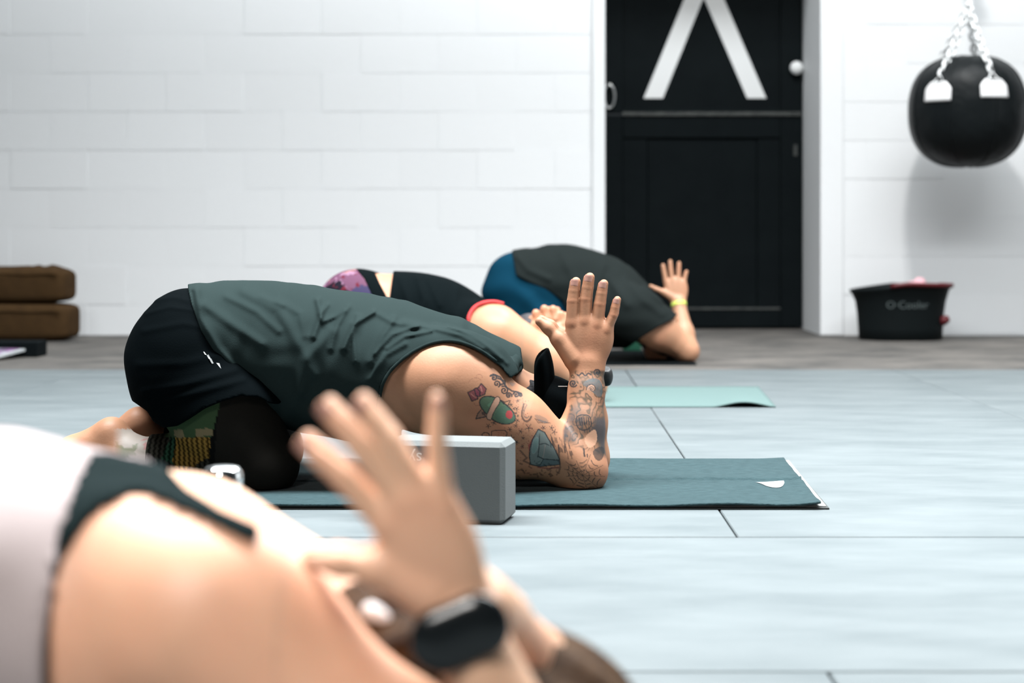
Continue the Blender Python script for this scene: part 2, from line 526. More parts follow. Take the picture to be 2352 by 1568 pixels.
for a, b in ((DX0+0.124, dxp(1487)), (dxp(1740), DX1-0.124)):
    obj('panel_strip', *bevel_box(a, b, YD+0.009, YF+0.002, ZD0+0.10, zsplit-0.131, 0.003, 1), DOOR_BLACK, low)
obj('panel', *bevel_box(dxp(1487)+0.003, dxp(1740)-0.003, YD+0.014, YF+0.002, ZD0+0.10, zsplit-0.131, 0.003, 1), DOOR_BLACK, low)
obj('worn_ledge', *bevel_box(DX0+0.12, DX1-0.01, YD-0.012, YD+0.01, zsplit-0.011, zsplit+0.011, 0.003, 1), WORN, low)
obj('worn_ledge', *bevel_box(DX0+0.124, DX1-0.124, YD-0.006, YD+0.012, ZD0+0.094, ZD0+0.106, 0.003, 1), WORN, low)
def prism(poly, y0, y1):
    n = len(poly); v = [(p[0], y0, p[1]) for p in poly] + [(p[0], y1, p[1]) for p in poly]
    return v, [tuple(range(n)), tuple(range(2*n-1, n-1, -1))] + [(i, i+n, (i+1) % n + n, (i+1) % n) for i in range(n)]
for bar in ([(1479,225),(1523,225),(1617,-8),(1617,-112)], [(1717,225),(1761,225),(1617,-112),(1617,-8)]):
    o = obj('chevron_bar', *prism([(dxp(a), dz(b)) for a, b in bar], YF-0.004, YF+0.001), WHITE_PAINT, upp)
    o['label'] = 'white painted diagonal bar'
# knob, keyhole plate and ring handle
KX, KZ = dxp(1828), dz(157)
V, F_ = lathe_vf([(0.0001, 0.046), (0.014, 0.045), (0.030, 0.037), (0.0365, 0.024), (0.031, 0.010), (0.016, 0.004), (0.014, -0.004), (0.03, -0.006), (0.03, -0.012)], 24)
obj('knob', [(KX + p[0], YD - 0.006 - p[2], KZ + p[1]) for p in V], F_, WHITE_PAINT, upp, True)
obj('keyhole_plate', *bevel_box(dxp(1823), dxp(1831), YD-0.004, YD, dz(358), dz(332), 0.001, 1), WORN, low)
STEEL = material('brushed_steel', (0.55, 0.56, 0.56), 0.3, 0.5, 1.0)
pts = [(dxp(1399) + 0.030*math.sin(a), YD-0.03, dz(222) + 0.064*math.cos(a)) for a in np.linspace(0, 2*math.pi, 25)]
ring = obj('ring_handle', *tube_vf(pts, 0.006, 8, False), STEEL, upp, True)
obj('staple', *bevel_box(dxp(1394), dxp(1404), YD-0.034, YD, dz(198), dz(192), 0.002, 1), STEEL, upp)

# ------------------------------------------------------------------ mats on the floor
def slab_mesh(corner_fn, nu, nv, thick, zfn):
    """thick sheet over a (u,v) rectangle: corner_fn -> (x,y); zfn -> underside height"""
    V, Fc = [], []
    for t in (0, 1):
        for j in range(nv + 1):
            for i in range(nu + 1):
                u, v = i / nu, j / nv; x, y = corner_fn(u, v); V.append((x, y, zfn(u, v) + thick * t))
    n = (nu + 1) * (nv + 1)
    for j in range(nv):
        for i in range(nu):
            a = j*(nu+1)+i; b = a+1; c = b+nu+1; d = a+nu+1
            Fc.append((a+n, b+n, c+n, d+n)); Fc.append((d, c, b, a))
    for i in range(nu):
        a = i; Fc.append((a, a+1, a+1+n, a+n)); a = nv*(nu+1)+i; Fc.append((a+1, a, a+n, a+1+n))
    for j in range(nv):
        a = j*(nu+1); b = a+nu+1; Fc.append((b, a, a+n, b+n)); a += nu; b += nu; Fc.append((a, b, b+n, a+n))
    return V, Fc
def bil(p00, p10, p01, p11):
    P = [np.array(p[:2]) for p in (p00, p10, p01, p11)]
    return lambda u, v: tuple((P[0]*(1-u)+P[1]*u)*(1-v) + (P[2]*(1-u)+P[3]*u)*v)

def floorpt(px, py, z=0.0):
    d = (EYE - z) * FP / (py - CY); return at(px, py, d)

MAT_CREAM = material('cream_mat_rubber', (0.34, 0.35, 0.34), 0.6, 0.3, bump=(260, 0.3, 0.001))
MAT_DARKBASE = material('dark_mat_rubber', (0.035, 0.038, 0.037), 0.7, 0.3)
TOWEL = material('teal_grey_towel', (0.028, 0.051, 0.056), 0.95, 0.05, sheen=0.06, vary=(90, 0.7, (0.016, 0.032, 0.036)), bump=(330, 0.7, 0.003), stretch=(0.5, 1, 1))
MINT = material('mint_mat_rubber', (0.100, 0.148, 0.143), 0.8, 0.08, bump=(260, 0.3, 0.001))
BLACK_RUBBER = material('black_rubber', (0.0045, 0.0062, 0.007), 0.85, 0.03)

# tattooed man's mat and towel
A = floorpt(1905, 1170); B = floorpt(1812, 1062)
L = 1.86
dirx = np.array([1.0, 0.0, 0.0])
mat_b = empty('yoga_mat', A - dirx * L, 'cream yoga mat with dark underside beneath the teal towel', 'yoga mat')
fn = bil(A - dirx * L, A, B - dirx * L, B)
obj('base_layer', *slab_mesh(fn, 4, 2, 0.003, lambda u, v: 0.0), MAT_DARKBASE, mat_b)
fn2 = bil(A - dirx * L + (0, 0.02, 0), A + np.array([-0.004, 0.012, 0]), B - dirx * L, B)
obj('top_layer', *slab_mesh(fn2, 4, 2, 0.0022, lambda u, v: 0.003), MAT_CREAM, mat_b)
ZM_B = 0.0052
def towel_z(u, v):
    z = ZM_B + 0.0003
    q = (v - 0.47 - 0.02*math.sin(9*u)) / 0.010
    z += 0.0052 * (math.exp(-(q-0.9)**2) - 0.3*math.exp(-(q+0.9)**2)) * (0.55 + 0.45*max(0, (u-0.55)/0.45))
    z += 0.0035 * math.exp(-((v - 0.97 + 1.6*(u-0.80)) / 0.03)**2) * max(0, min(1, (u-0.8)*12)) * max(0, min(1, (1-u)*12))
    z += 0.006 * max(0, (u - 0.955) / 0.045)**1.5 * (0.35 + 0.65*math.exp(-(v/0.12)**2) + 0.4*math.exp(-((v-0.42)/0.1)**2))
    z += 0.0025 * math.exp(-(v/0.03)**2) * (0.5 + 0.5*math.sin(26*u) * math.sin(11*u+1))
    z += 0.0012 * math.sin(40*u + 3*math.sin(9*v)) * math.sin(17*v + 2*math.sin(6*u)) * max(0, min(1, (u-0.5)*3))
    return max(z, ZM_B + 0.0002)
A2 = at(0, 0, 1); A2 = A - np.array([0.016, 0, 0]) + np.array([0, -0.003, 0]); B2 = B - np.array([0.012, 0.002, 0])
tf = bil(A2 - dirx * (L - 0.05), A2, B2 - dirx * (L - 0.05), B2)
tow = obj('yoga_towel', *slab_mesh(tf, 260, 150, 0.0042, towel_z), TOWEL, None, True)
tag(tow, 'teal grey yoga towel with white half-moon mark under the tattooed man', 'towel')
# the half-moon mark printed on the towel
V, Fc = [], []
cu, cv = 0.915, 0.40
def tow_uv(px, py):
    w = floorpt(px, py, 0.012); return w
c0 = floorpt(1733, 1105, 0.013); c1 = floorpt(1789, 1102, 0.013); n = 16
for i in range(n + 1):
    t = i / n; p = c0 * (1-t) + c1 * t
    depth = 0.082 * math.sin(math.pi * t) ** 0.6
    V += [tuple(p), (p[0] + 0.01, p[1] - depth, 0.0)]
def towel_height(x, y):
    v = (y - A2[1]) / (B2[1] - A2[1]); x0 = (A2[0]*(1-v) + B2[0]*v); u = 1 - (x0 - x) / (L - 0.05)
    return towel_z(u, v) + 0.0042
VV, FF = [], []
m = 6
for i in range(n + 1):
    a, b = np.array(V[2*i]), np.array(V[2*i+1])
    for j in range(m + 1):
        q = a + (b - a) * j / m; VV.append((q[0], q[1], towel_height(q[0], q[1]) + 0.0012))
for i in range(n):
    for j in range(m):
        a = i*(m+1)+j; FF.append((a, a+1, a+m+2, a+m+1))
obj('half_moon_mark', VV, FF, material('pale_print', (0.26, 0.28, 0.28), 0.8, 0.1), tow, True)

# mint mat
A = floorpt(1782, 936); B = floorpt(1742, 890)
L = 1.8
fn = bil(A - dirx * L, A, B - dirx * L, B)
def mint_z(u, v):
    s = (u - 0.895) / 0.105
    if s <= 0: return 0.0
    return 0.0145 * math.sin(math.pi * min(1, s))**1.5 * math.exp(-(v / 0.45)**2)
mo = obj('yoga_mat', *slab_mesh(fn, 120, 16, 0.0045, mint_z), MINT, None, True)
tag(mo, 'mint green yoga mat with one curled front corner', 'yoga mat')
# black mat of the farthest man
A = floorpt(1600, 839); B = floorpt(1570, 806)
fn = bil(A - dirx * 1.8, A, B - dirx * 1.8, B)
mo = obj('yoga_mat', *slab_mesh(fn, 8, 4, 0.005, lambda u, v: 0.0), BLACK_RUBBER, None)
tag(mo, 'thin black yoga mat under the man in blue shorts', 'yoga mat')

# ------------------------------------------------------------------ foam yoga block
FOAM = material('grey_foam', (0.125, 0.135, 0.135), 0.85, 0.2, bump=(420, 0.35, 0.0015), vary=(160, 0.25, (0.11, 0.12, 0.12)))
PRINT = material('white_print', (0.62, 0.64, 0.63), 0.7, 0.2)
blk = empty('yoga_block', (0, 0, 0), 'grey foam yoga block standing on its edge beside the teal towel', 'yoga block')
bl, bh, bt = 0.222, 0.146, 0.105
v, f = bevel_box(-bl, 0, 0, bt, 0, bh, 0.0085, 1)
body_b = obj('foam_body', v, f, FOAM, blk)
tm = text_mesh('printed_letters', 'sy', 0.030, PRINT, 0.0002)
to = link('printed_letters', tm, blk, (-0.163, -0.0005, bh - 0.030)); to.rotation_euler = (math.pi/2, math.pi, 0)
blk.location = tuple(floorpt(1158.6, 1206)); blk.rotation_euler = (0, 0, math.radians(-11))
WLOC[blk.name] = tuple(blk.location)

# ------------------------------------------------------------------ steel drinking bottle
CHROME = material('polished_steel', (0.82, 0.84, 0.84), 0.14, 0.5, 1.0, bump=(8, 0.1, 0.01))
bx, by = at(512, 1100, 2.2)[0], 2.2
bot = empty('water_bottle', (bx, by, 0), 'polished steel water bottle with rounded cap behind the front woman', 'bottle')
V, Fc = lathe_vf([(0.0001, 0.0), (0.033, 0.0), (0.0355, 0.004), (0.0355, 0.13), (0.034, 0.145), (0.027, 0.163), (0.0225, 0.170), (0.0225, 0.181), (0.0001, 0.181)], 36, (bx, by))
obj('bottle_body', V, Fc, CHROME, bot, True)
V, Fc = lathe_vf([(0.0001, 0.180), (0.025, 0.180), (0.0258, 0.184), (0.0258, 0.208), (0.0245, 0.217), (0.020, 0.2225), (0.011, 0.2245), (0.0001, 0.225)], 36, (bx, by))
obj('cap', V, Fc, CHROME, bot, True)

# ------------------------------------------------------------------ brown bolsters by the wall
BROWN = material('brown_canvas', (0.060, 0.034, 0.015), 0.95, 0.03, vary=(14, 0.6, (0.038, 0.022, 0.011)), bump=(240, 0.6, 0.002))
def bolster(name, label, x1, y0, z0, L, W, H, wob, seed, tilt=0.0):
    nu, nv = 60, 48; V = []; Fc = []
    for i in range(nu + 1):
        a = -math.pi/2 + math.pi * i / nu; ca, sa = math.cos(a), math.sin(a)
        ex = math.copysign(abs(sa)**0.28, sa); rr = abs(ca)**0.28
        for k in range(nv):
            b = 2*math.pi*k/nv; cb, sb = math.cos(b), math.sin(b)
            yy = math.copysign(abs(cb)**0.34, cb); zz = math.copysign(abs(sb)**0.34, sb)
            x = ex*L/2; y = rr*yy*W/2; z = rr*zz*H/2
            w = float(snoise(x*9, y*9, z*14, seed)); 
            if z > 0: z += wob*w*(0.5 + z/H) + wob*0.9*math.exp(-((x - 0.10 - 0.6*(y+W/2))/0.02)**2)
            else: z = max(z, -H/2 + 0.0)
            y += wob*0.4*w
            V.append((x, y, z + tilt*x))
    for i in range(nu):
        for k in range(nv):
            k2 = (k+1) % nv; Fc.append((i*nv+k, i*nv+k2, (i+1)*nv+k2, (i+1)*nv+k))
    V = np.array(V); V[:, 2] -= V[:, 2].min(); V += np.array([x1 - L/2, y0 + W/2, z0])
    e = empty(name, (x1-L/2, y0+W/2, z0), label, 'bolster', 'brown bolsters by the wall')
    cover = obj('cover', V, Fc, BROWN, e, True)
    # piping seam around the upper front edge
    pts = [(x1 - L/2 + s*(L/2-0.03), y0 - 0.001, z0 + H*0.80 + 0.002*math.sin(9*s)) for s in np.linspace(-1, 1, 20)]
    obj('piping', *tube_vf(pts, 0.004, 8), BROWN, e, True)
    return e
bx1 = at(158, 700, 8.45)[0]
bolster('bolster', 'lower brown canvas bolster lying on the floor by the wall', bx1, 8.42, 0.0, 0.68, 0.30, 0.182, 0.0015, 3)
bolster('bolster', 'upper wrinkled brown canvas bolster on top of the stack', bx1 - 0.022, 8.44, 0.1835, 0.68, 0.29, 0.178, 0.011, 5)

# ------------------------------------------------------------------ magazine on a black block at the left edge
PAPER = material('white_paper', (0.40, 0.42, 0.43), 0.5, 0.3)
m, N, Lk, Bs = newmat('printed_cover'); Bs.inputs['Roughness'].default_value = 0.3
nt = N.new('ShaderNodeTexNoise'); nt.inputs['Scale'].default_value = 14; tc = N.new('ShaderNodeTexCoord')
rp = N.new('ShaderNodeValToRGB'); rp.color_ramp.elements[0].color = (0.02, 0.03, 0.035, 1); rp.color_ramp.elements[0].position = 0.35
rp.color_ramp.elements[1].color = (0.26, 0.28, 0.42, 1); rp.color_ramp.elements[1].position = 0.62
e = rp.color_ramp.elements.new(0.5); e.color = (0.22, 0.09, 0.24, 1); e = rp.color_ramp.elements.new(0.56); e.color = (0.34, 0.36, 0.38, 1)
Lk.new(tc.outputs['Object'], nt.inputs['Vector']); Lk.new(nt.outputs['Fac'], rp.inputs['Fac']); Lk.new(rp.outputs['Color'], Bs.inputs['Base Color'])
COVER = m
q0 = floorpt(28, 833); 
kx1 = at(88, 812, 7.35)[0]
o = obj('yoga_block', *bevel_box(kx1 - 0.24, kx1, 7.335, 7.485, 0.0, 0.066, 0.006, 2), BLACK_RUBBER, None)
tag(o, 'flat black foam yoga block under the magazine by the bolsters', 'yoga block')
mag = empty('magazine', (kx1 - 0.25, 7.12, 0.0), 'glossy purple printed magazine leaning on the black foam block', 'magazine')
g = bil((kx1-0.36, 7.06), (kx1-0.128, 7.04), (kx1-0.30, 7.33), (kx1-0.045, 7.315))
lean = lambda u, v: 0.003 + 0.026 * v + 0.004*math.sin(math.pi*u)*math.sin(math.pi*v)
obj('pages', *slab_mesh(g, 20, 16, 0.010, lean), PAPER, mag, False)
obj('cover', *slab_mesh(bil((kx1-0.36, 7.06), (kx1-0.142, 7.042), (kx1-0.30, 7.33), (kx1-0.062, 7.315)), 20, 16, 0.0012, lambda u, v: lean(u, v)+0.0104), COVER, mag, True)

# ------------------------------------------------------------------ black tub with red strap
TUB = material('black_plastic', (0.0045, 0.0068, 0.0074), 0.55, 0.1, bump=(40, 0.08, 0.003))
RED = material('dark_red_plastic', (0.10, 0.007, 0.011), 0.45, 0.4)
PINK = material('pale_pink_cloth', (0.72, 0.42, 0.46), 0.9, 0.2)
TX, TY = at(2070, 700, 8.58)[0], 8.60
tub = empty('tub', (TX, TY, 0), 'black flared plastic tub with red strap on the floor by the wall', 'tub')
def tubz(a, z): return z
prof = [(0.0001, 0.004), (0.195, 0.0), (0.205, 0.006), (0.208, 0.06), (0.213, 0.13), (0.222, 0.19), (0.238, 0.235), (0.250, 0.247), (0.250, 0.256), (0.238, 0.256), (0.22, 0.235), (0.204, 0.19), (0.196, 0.10), (0.19, 0.02), (0.0001, 0.02)]
V, Fc = [], []; n = 56
for (r, z) in prof:
    for k in range(n):
        a = 2*math.pi*k/n; c, s = math.cos(a), math.sin(a)
        zz = z if z < 0.2 else z + 0.020*(1 - abs(c)) + 0.010*c
        V.append((TX + r*c, TY + r*s*0.72, zz))
for i in range(len(prof)-1):
    for k in range(n):
        k2 = (k+1) % n; Fc.append((i*n+k, i*n+k2, (i+1)*n+k2, (i+1)*n+k))
obj('tub_body', V, Fc, TUB, tub, True)
# red strap folded over the rim on the right, its loose end low on the right
pts = [(TX + 0.250*math.cos(a), TY + 0.252*0.72*math.sin(a), 0.262 + 0.020*(1-abs(math.cos(a))) + 0.010*math.cos(a)) for a in np.linspace(-1.9, 0.4, 24)]
V, Fc = [], []
for p in pts:
    d = np.array([p[0]-TX, (p[1]-TY), 0]); d /= np.linalg.norm(d)
    P = np.array(p)
    for q in (P + d*0.010 + (0,0,-0.014), P + d*0.010 + (0,0,0.006), P - d*0.03 + (0,0,0.006), P - d*0.03 + (0,0,0.0)): V.append(tuple(q))
for i in range(len(pts)-1):
    for k in range(4):
        k2 = (k+1) % 4; Fc.append((i*4+k, i*4+k2, (i+1)*4+k2, (i+1)*4+k))
Fc += [(3,2,1,0), tuple(range(len(V)-4, len(V)))]
obj('red_strap', V, Fc, RED, tub, True)
o = obj('handle', *join(tube_vf([at(2158, 742, 8.56), at(2168, 735, 8.53), at(2179, 731, 8.53)], [0.020, 0.024, 0.016], 12)), RED, tub, True)
TUBTXT = material('grey_print', (0.085, 0.105, 0.105), 0.6, 0.3)
tm = text_mesh('printed_letters', 'O·Cooler', 0.052, TUBTXT, 0.0004)
zt = at(0, 701, 8.44)[2]; lp = at(2086, 701, 8.44)
co = np.zeros(len(tm.vertices)*3); tm.vertices.foreach_get('co', co); co = co.reshape(-1, 3)
rr = 0.2205
ang = (lp[0]-TX + co[:, 0]); zv = zt + co[:, 1]
rz = np.interp(zv, [0.06, 0.13, 0.19, 0.235], [0.208, 0.213, 0.222, 0.238])
yv = TY - 0.72*np.sqrt(np.maximum(rz**2 - ang**2, 1e-4)) - 0.0012 + co[:, 2]
tm.vertices.foreach_set('co', np.stack([TX + ang - TX, yv - TY, zv], 1).ravel().astype(f32)); tm.update()
link('printed_letters', tm, tub, (TX, TY, 0))
# pale pink cloth lying in the tub
Fd = Field(); p0 = np.array([at(2106, 650, 8.66)[0], 8.63, 0.262])
Fd.ell(p0, (0.04, 0.05, 0.03)).ell(p0 + (0.012, 0.01, 0.025), (0.022, 0.025, 0.022)).ell(p0 + (-0.03, 0.01, -0.03), (0.06, 0.06, 0.05)).ell(p0 + (0.0, -0.02, -0.12), (0.10, 0.08, 0.12), 0.03)
Fd.ripple(lambda x, y, z: f32(0.004)*np.sin(140*x + 4*np.sin(60*z)) * np.sin(90*y + 50*z))
V, Q = Fd.mesh(0.005)
o = obj('cloth', V, Q, PINK, None, True); tag(o, 'pale pink cloth lying in the black tub', 'cloth')

# ------------------------------------------------------------------ round heavy bag on chains
LEATHER = material('black_leather', (0.0040, 0.0058, 0.0066), 0.45, 0.16, bump=(9, 0.35, 0.03))
CHAIN = material('white_zinc_chain', (0.80, 0.81, 0.81), 0.35, 0.5, 0.35)
TAB = material('white_vinyl', (0.80, 0.79, 0.79), 0.5, 0.4)
BD = 8.50
bc = at(2222, 256, BD); RX, RZ = 0.285, 0.272
bag = empty('punching_bag', bc + np.array([0, 0, -RZ]), 'round black leather punching bag hanging from white chains', 'punching bag')
def bagpt(th, ph, off=0.0):
    """th azimuth (-pi/2 faces the camera), ph elevation"""
    c, s = math.cos(ph), math.sin(ph)
    r = abs(c)**0.72; z = math.copysign(abs(s)**0.86, s)
    zz = z*RZ
    if z > 0.93: zz -= 0.05*(z-0.93)
    crease = 0.006*math.sin(3*th+1) * max(0, s)**2 + 0.005*math.sin(14*th + 6*ph) * max(0, s)**2 * 0.6
    R = RX*r + crease + off*abs(c); 
    return np.array([bc[0] + R*math.cos(th), bc[1] + R*math.sin(th), bc[2] + zz + off*s])
V, Fc = [], []; nu, nv = 72, 40
for j in range(nv+1):
    ph = -math.pi/2*0.998 + math.pi*0.998*j/nv
    for i in range(nu): V.append(bagpt(2*math.pi*i/nu, ph))
for j in range(nv):
    for i in range(nu):
        i2 = (i+1) % nu; Fc.append((j*nu+i, j*nu+i2, (j+1)*nu+i2, (j+1)*nu+i))
shell = obj('leather_shell', V, Fc, LEATHER, bag, True)
for th in np.arange(8)*math.pi/4 + 0.25:
    obj('seam', *tube_vf([bagpt(th, p, 0.0005) for p in np.linspace(-1.5, 1.5, 30)], 0.003, 6), LEATHER, shell, True)
apex = at(2226, 14, BD); 
def link_mesh():
    pts = []
    for a in np.linspace(0, 2*math.pi, 17)[:-1]:
        pts.append((0.0095*math.cos(a), 0, 0.0155*math.sin(a) + math.copysign(0.005, math.sin(a)) * (abs(math.sin(a)) > 1e-6)))
    V, Fc = tube_vf(pts + [pts[0]], 0.0042, 6, False); return mesh_data('chain_link', V, Fc, CHAIN, True)
LINK = link_mesh()
def chain(a, b, parent):
    a, b = np.array(a), np.array(b); d = b - a; Ln = np.linalg.norm(d); n = max(2, int(round(Ln/0.034))); d /= Ln
    q = Vector(d).to_track_quat('Z', 'Y')
    for i in range(n):
        p = a + d*Ln*(i+0.5)/n + np.array([0, 0, -0.012*math.sin(math.pi*(i+0.5)/n)])
        o = link('chain_link', LINK, parent, p); o.rotation_mode = 'QUATERNION'
        o.rotation_quaternion = q @ Vector((0, 0, 1)).rotation_difference(Vector((0, 0, 1))) @ Matrix.Rotation((i % 2)*math.pi/2 + 0.4, 3, 'Z').to_quaternion()
        o.scale = (1.5, 1.5, 1.15)
for th, ph0, ph1, half in ((-math.pi/2 - 0.76, 0.09, 0.42, 0.118), (-math.pi/2 + 0.22, 0.13, 0.46, 0.118), (math.pi/2 + 0.6, 0.22, 0.6, 0.118), (math.pi/2 - 0.45, 0.22, 0.6, 0.118)):
    V, Fc = [], []; m = 10
    for j in range(m+1):
        t = j/m; w = half if t < 0.6 else half*(1 - 0.42*((t-0.6)/0.4)**1.3)
        for i in range(m+1):
            s = 2*i/m - 1; V.append(bagpt(th + s*w*2.1/ (1.0), ph0 + (ph1-ph0)*t, 0.006))
    k = len(V)
    for j in range(m+1):
        t = j/m; w = half if t < 0.6 else half*(1 - 0.42*((t-0.6)/0.4)**1.3)
        for i in range(m+1):
            s = 2*i/m - 1; V.append(bagpt(th + s*w*2.1, ph0 + (ph1-ph0)*t, -0.002))
    for j in range(m):
        for i in range(m):
            a = j*(m+1)+i; Fc.append((a, a+1, a+m+2, a+m+1)); Fc.append((a+k+m+1, a+k+m+2, a+k+1, a+k))
    for i in range(m):
        a = i; Fc.append((a+k, a+k+1, a+1, a)); a = m*(m+1)+i; Fc.append((a, a+1, a+k+1, a+k))
    for j in range(m):
        a = j*(m+1); Fc.append((a, a+m+1, a+m+1+k, a+k)); a += m; Fc.append((a+k, a+m+1+k, a+m+1, a))
    tab = obj('hanging_tab', V, Fc, TAB, bag, True)
    # triangular ring above the tab
    p0, p1 = bagpt(th-0.10, ph1-0.03, 0.008), bagpt(th+0.10, ph1-0.03, 0.008); top = (p0+p1)/2; dr = apex - top; dr /= np.linalg.norm(dr); top = top + dr*0.05
    obj('ring', *tube_vf([p0, top, p1, p0], 0.005, 6, False), CHAIN, tab, True)
    chain(top, apex, bag)
    pass
obj('swivel', *tube_vf([apex - (0,0,0.012), apex + (0,0,0.012), apex + (0,0,0.03)], [0.022, 0.022, 0.008], 14), CHAIN, bag, True)
ZBR = 2.10
chain(apex + (0, 0, 0.03), np.array([apex[0], apex[1], ZBR]), bag)
# steel wall bracket that carries the bag, above the picture
IRON = material('grey_painted_steel', (0.45, 0.47, 0.47), 0.5, 0.5)
zt = ZBR
br = empty('wall_bracket', (apex[0], YW, zt), 'grey steel wall bracket carrying the chain of the punching bag', 'bracket')
obj('arm', *bevel_box(apex[0]-0.035, apex[0]+0.035, apex[1]-0.06, YW-0.002, zt, zt+0.04, 0.004, 1), IRON, br)
obj('wall_plate', *bevel_box(apex[0]-0.06, apex[0]+0.06, YW-0.012, YW-0.0015, zt-0.10, zt+0.14, 0.003, 1), IRON, br)
# ------------------------------------------------------------------ people: shared pieces
SKIN = material('skin', (0.5, 0.3, 0.2), 0.48, 0.4, attr=True, sss=0.18, bump=(260, 0.12, 0.0015))
SKIN_B = material('tanned_skin', (0.4, 0.2, 0.12), 0.52, 0.25, attr=True, sss=0.06, bump=(260, 0.14, 0.0015))
def fabric(name, color, rough=0.9, sheen=0.0, attr=False, scale=420, spec=0.02, **kw):
    return material(name, color, rough, spec, attr=attr, sheen=sheen, bump=(scale, 0.3, 0.0012), **kw)

def slab_keep(c, d, half):
    c = np.array(c, float); d = np.array(d, float); d /= np.linalg.norm(d)
    return lambda x, y, z: np.abs((x-f32(c[0]))*f32(d[0]) + (y-f32(c[1]))*f32(d[1]) + (z-f32(c[2]))*f32(d[2])) - f32(half)

def body_mesh(F, boxes, it=1, zmin=0.0):
    VV, QQ, n = [], [], 0
    for lo, hi, h in boxes:
        V, Q = F.mesh(h, lo, hi)
        if not len(V): continue
        V = smooth_mesh(V, Q, it, 0.4)
        VV.append(V); QQ.append(Q + n); n += len(V)
    VV = np.concatenate(VV); VV[:, 2] = np.maximum(VV[:, 2], zmin)
    return VV, np.concatenate(QQ)

def garment(name, F, h, mat, parent, colors=None, lo=None, hi=None, it=1, zmin=0.0015):
    V, Q = F.mesh(h, lo, hi); V = smooth_mesh(V, Q, it, 0.4); V[:, 2] = np.maximum(V[:, 2], zmin)
    return obj(name, V, Q, mat, parent, True, colors=colors(V) if colors else None)

def add_hand(F, fingers, thumb, wrist, Dw, Dt, mirror=None, shift=(0, 0, 0), k=0.004, kp=0.009, thin=0.84):
    """fingers: (mcp, pip, tip, r_mcp, r_pip, r_tip) in picture units from index to little; wrist: (x, y, half width, dx, dy)"""
    ys = [wrist[1]] + [f[2][1] for f in fingers]; y0, y1 = wrist[1], min(ys)
    def W(p):
        t = min(1.0, max(0.0, (p[1] - y0) / (y1 - y0))); D = Dw + (Dt - Dw) * t
        w = at(p[0], p[1], D)
        if mirror is not None: w[1] = 2 * mirror - w[1]
        return w + np.array(shift)
    s = Dw / FP
    n = len(fingers); ax = np.array([wrist[3], wrist[4]], float); ax /= np.linalg.norm(ax)
    for i, f in enumerate(fingers):
        t = (i / (n - 1) - 0.5) * 1.25
        p = np.array(wrist[:2]) + ax * t * wrist[2]
        F.cone(W(p), W(f[0]), wrist[2]*0.54*s, f[3]*1.10*s, kp, (0, 1, 0), thin)
    w0 = np.array(wrist[:2], float); kc = np.mean([np.array(f[0], float) for f in fingers], 0); pc = w0*0.36 + kc*0.64
    ux = W(kc) - W(w0); wid = np.linalg.norm(np.array(fingers[0][0], float) - np.array(fingers[-1][0], float))*0.5 + fingers[1][3]*1.05
    F.ell(W(pc), (np.linalg.norm(ux)*0.60, fingers[1][3]*1.12*s, wid*s), kp, axis=ux)
    for f in fingers:
        m, p, t = np.array(f[0], float), np.array(f[1], float), np.array(f[2], float)
        dip = p + (t - p) * 0.55; rd = f[4]*0.42 + f[5]*0.58
        F.cone(W(m), W(p), f[3]*s, f[4]*s, k*1.2)
        F.cone(W(p), W(dip), f[4]*s, rd*s, 0.0012).cone(W(dip), W(t), rd*s, f[5]*s, 0.0012)
    T = [np.array(q[:2], float) for q in thumb]; R = [q[2]*s for q in thumb]
    for i in range(len(T) - 1): F.cone(W(T[i]), W(T[i+1]), R[i], R[i+1], k*2.2)
    # ball of the thumb
    F.cone(W(T[0]), W(T[1]), R[0]*1.1, R[1]*1.05, kp)
    return W

def skin_colors(V, base, var=0.12, warm=0.25, seed=1):
    n = snoise(V[:,0]*24, V[:,1]*24, V[:,2]*24, seed)[:, None]; m = snoise(V[:,0]*90, V[:,1]*90, V[:,2]*90, seed+1)[:, None]
    c = np.array(base)[None] * (1 + var*n*0.6 + var*m*0.3)
    red = np.clip(snoise(V[:,0]*14, V[:,1]*14, V[:,2]*14, seed+2), 0, 1)[:, None]
    return np.clip(c * (1 + warm*red*np.array([[0.16, -0.14, -0.18]])), 0.01, 0.95)

def hand_redden(V, c, pts, rad, amt=0.5):
    for p in pts:
        d = np.linalg.norm(V - np.array(p), axis=1); w = (amt*np.exp(-(d/rad)**2))[:, None]
        c = c*(1-w) + w*c*np.array([[1.05, 0.72, 0.66]])
    return c

def nails(W, fingers, thumb, s, parent, mat, towards=-1, mirror=False):
    for f in fingers:
        p, t = np.array(f[1], float), np.array(f[2], float); d = (t - p)/np.linalg.norm(t - p)
        c = W(t - d*0.5); up = W(t + d*4) - W(t - d*4); up /= np.linalg.norm(up)
        r = f[5]*s
        nail_patch(c, up, np.array([0, towards, 0.0]), r, parent, mat)

def nail_patch(c, up, out, r, parent, mat):
    out = out - up*out.dot(up); out /= np.linalg.norm(out); side = np.cross(up, out)
    V, Fc = [], []; m = 8
    for j in range(m+1):
        v = -0.95 + 1.9*j/m
        for i in range(m+1):
            a = (2*i/m - 1)*0.88*math.sqrt(max(0.0, 1 - 0.30*abs(v)**4))
            V.append(c + up*(v*r*0.80 + r*0.1) + (math.sin(a)*side + math.cos(a)*out)*(r*1.045 if abs(v) < 0.9 else r*0.99))
    for j in range(m):
        for i in range(m):
            a = j*(m+1)+i; Fc.append((a, a+1, a+m+2, a+m+1))
    n = len(V)
    V += [p - out*r*0.2 for p in V]; Fc += [tuple(q + n for q in reversed(f)) for f in Fc]
    obj('fingernail', V, Fc, mat, parent, True)
NAIL = material('fingernail', (0.42, 0.22, 0.175), 0.35, 0.4)

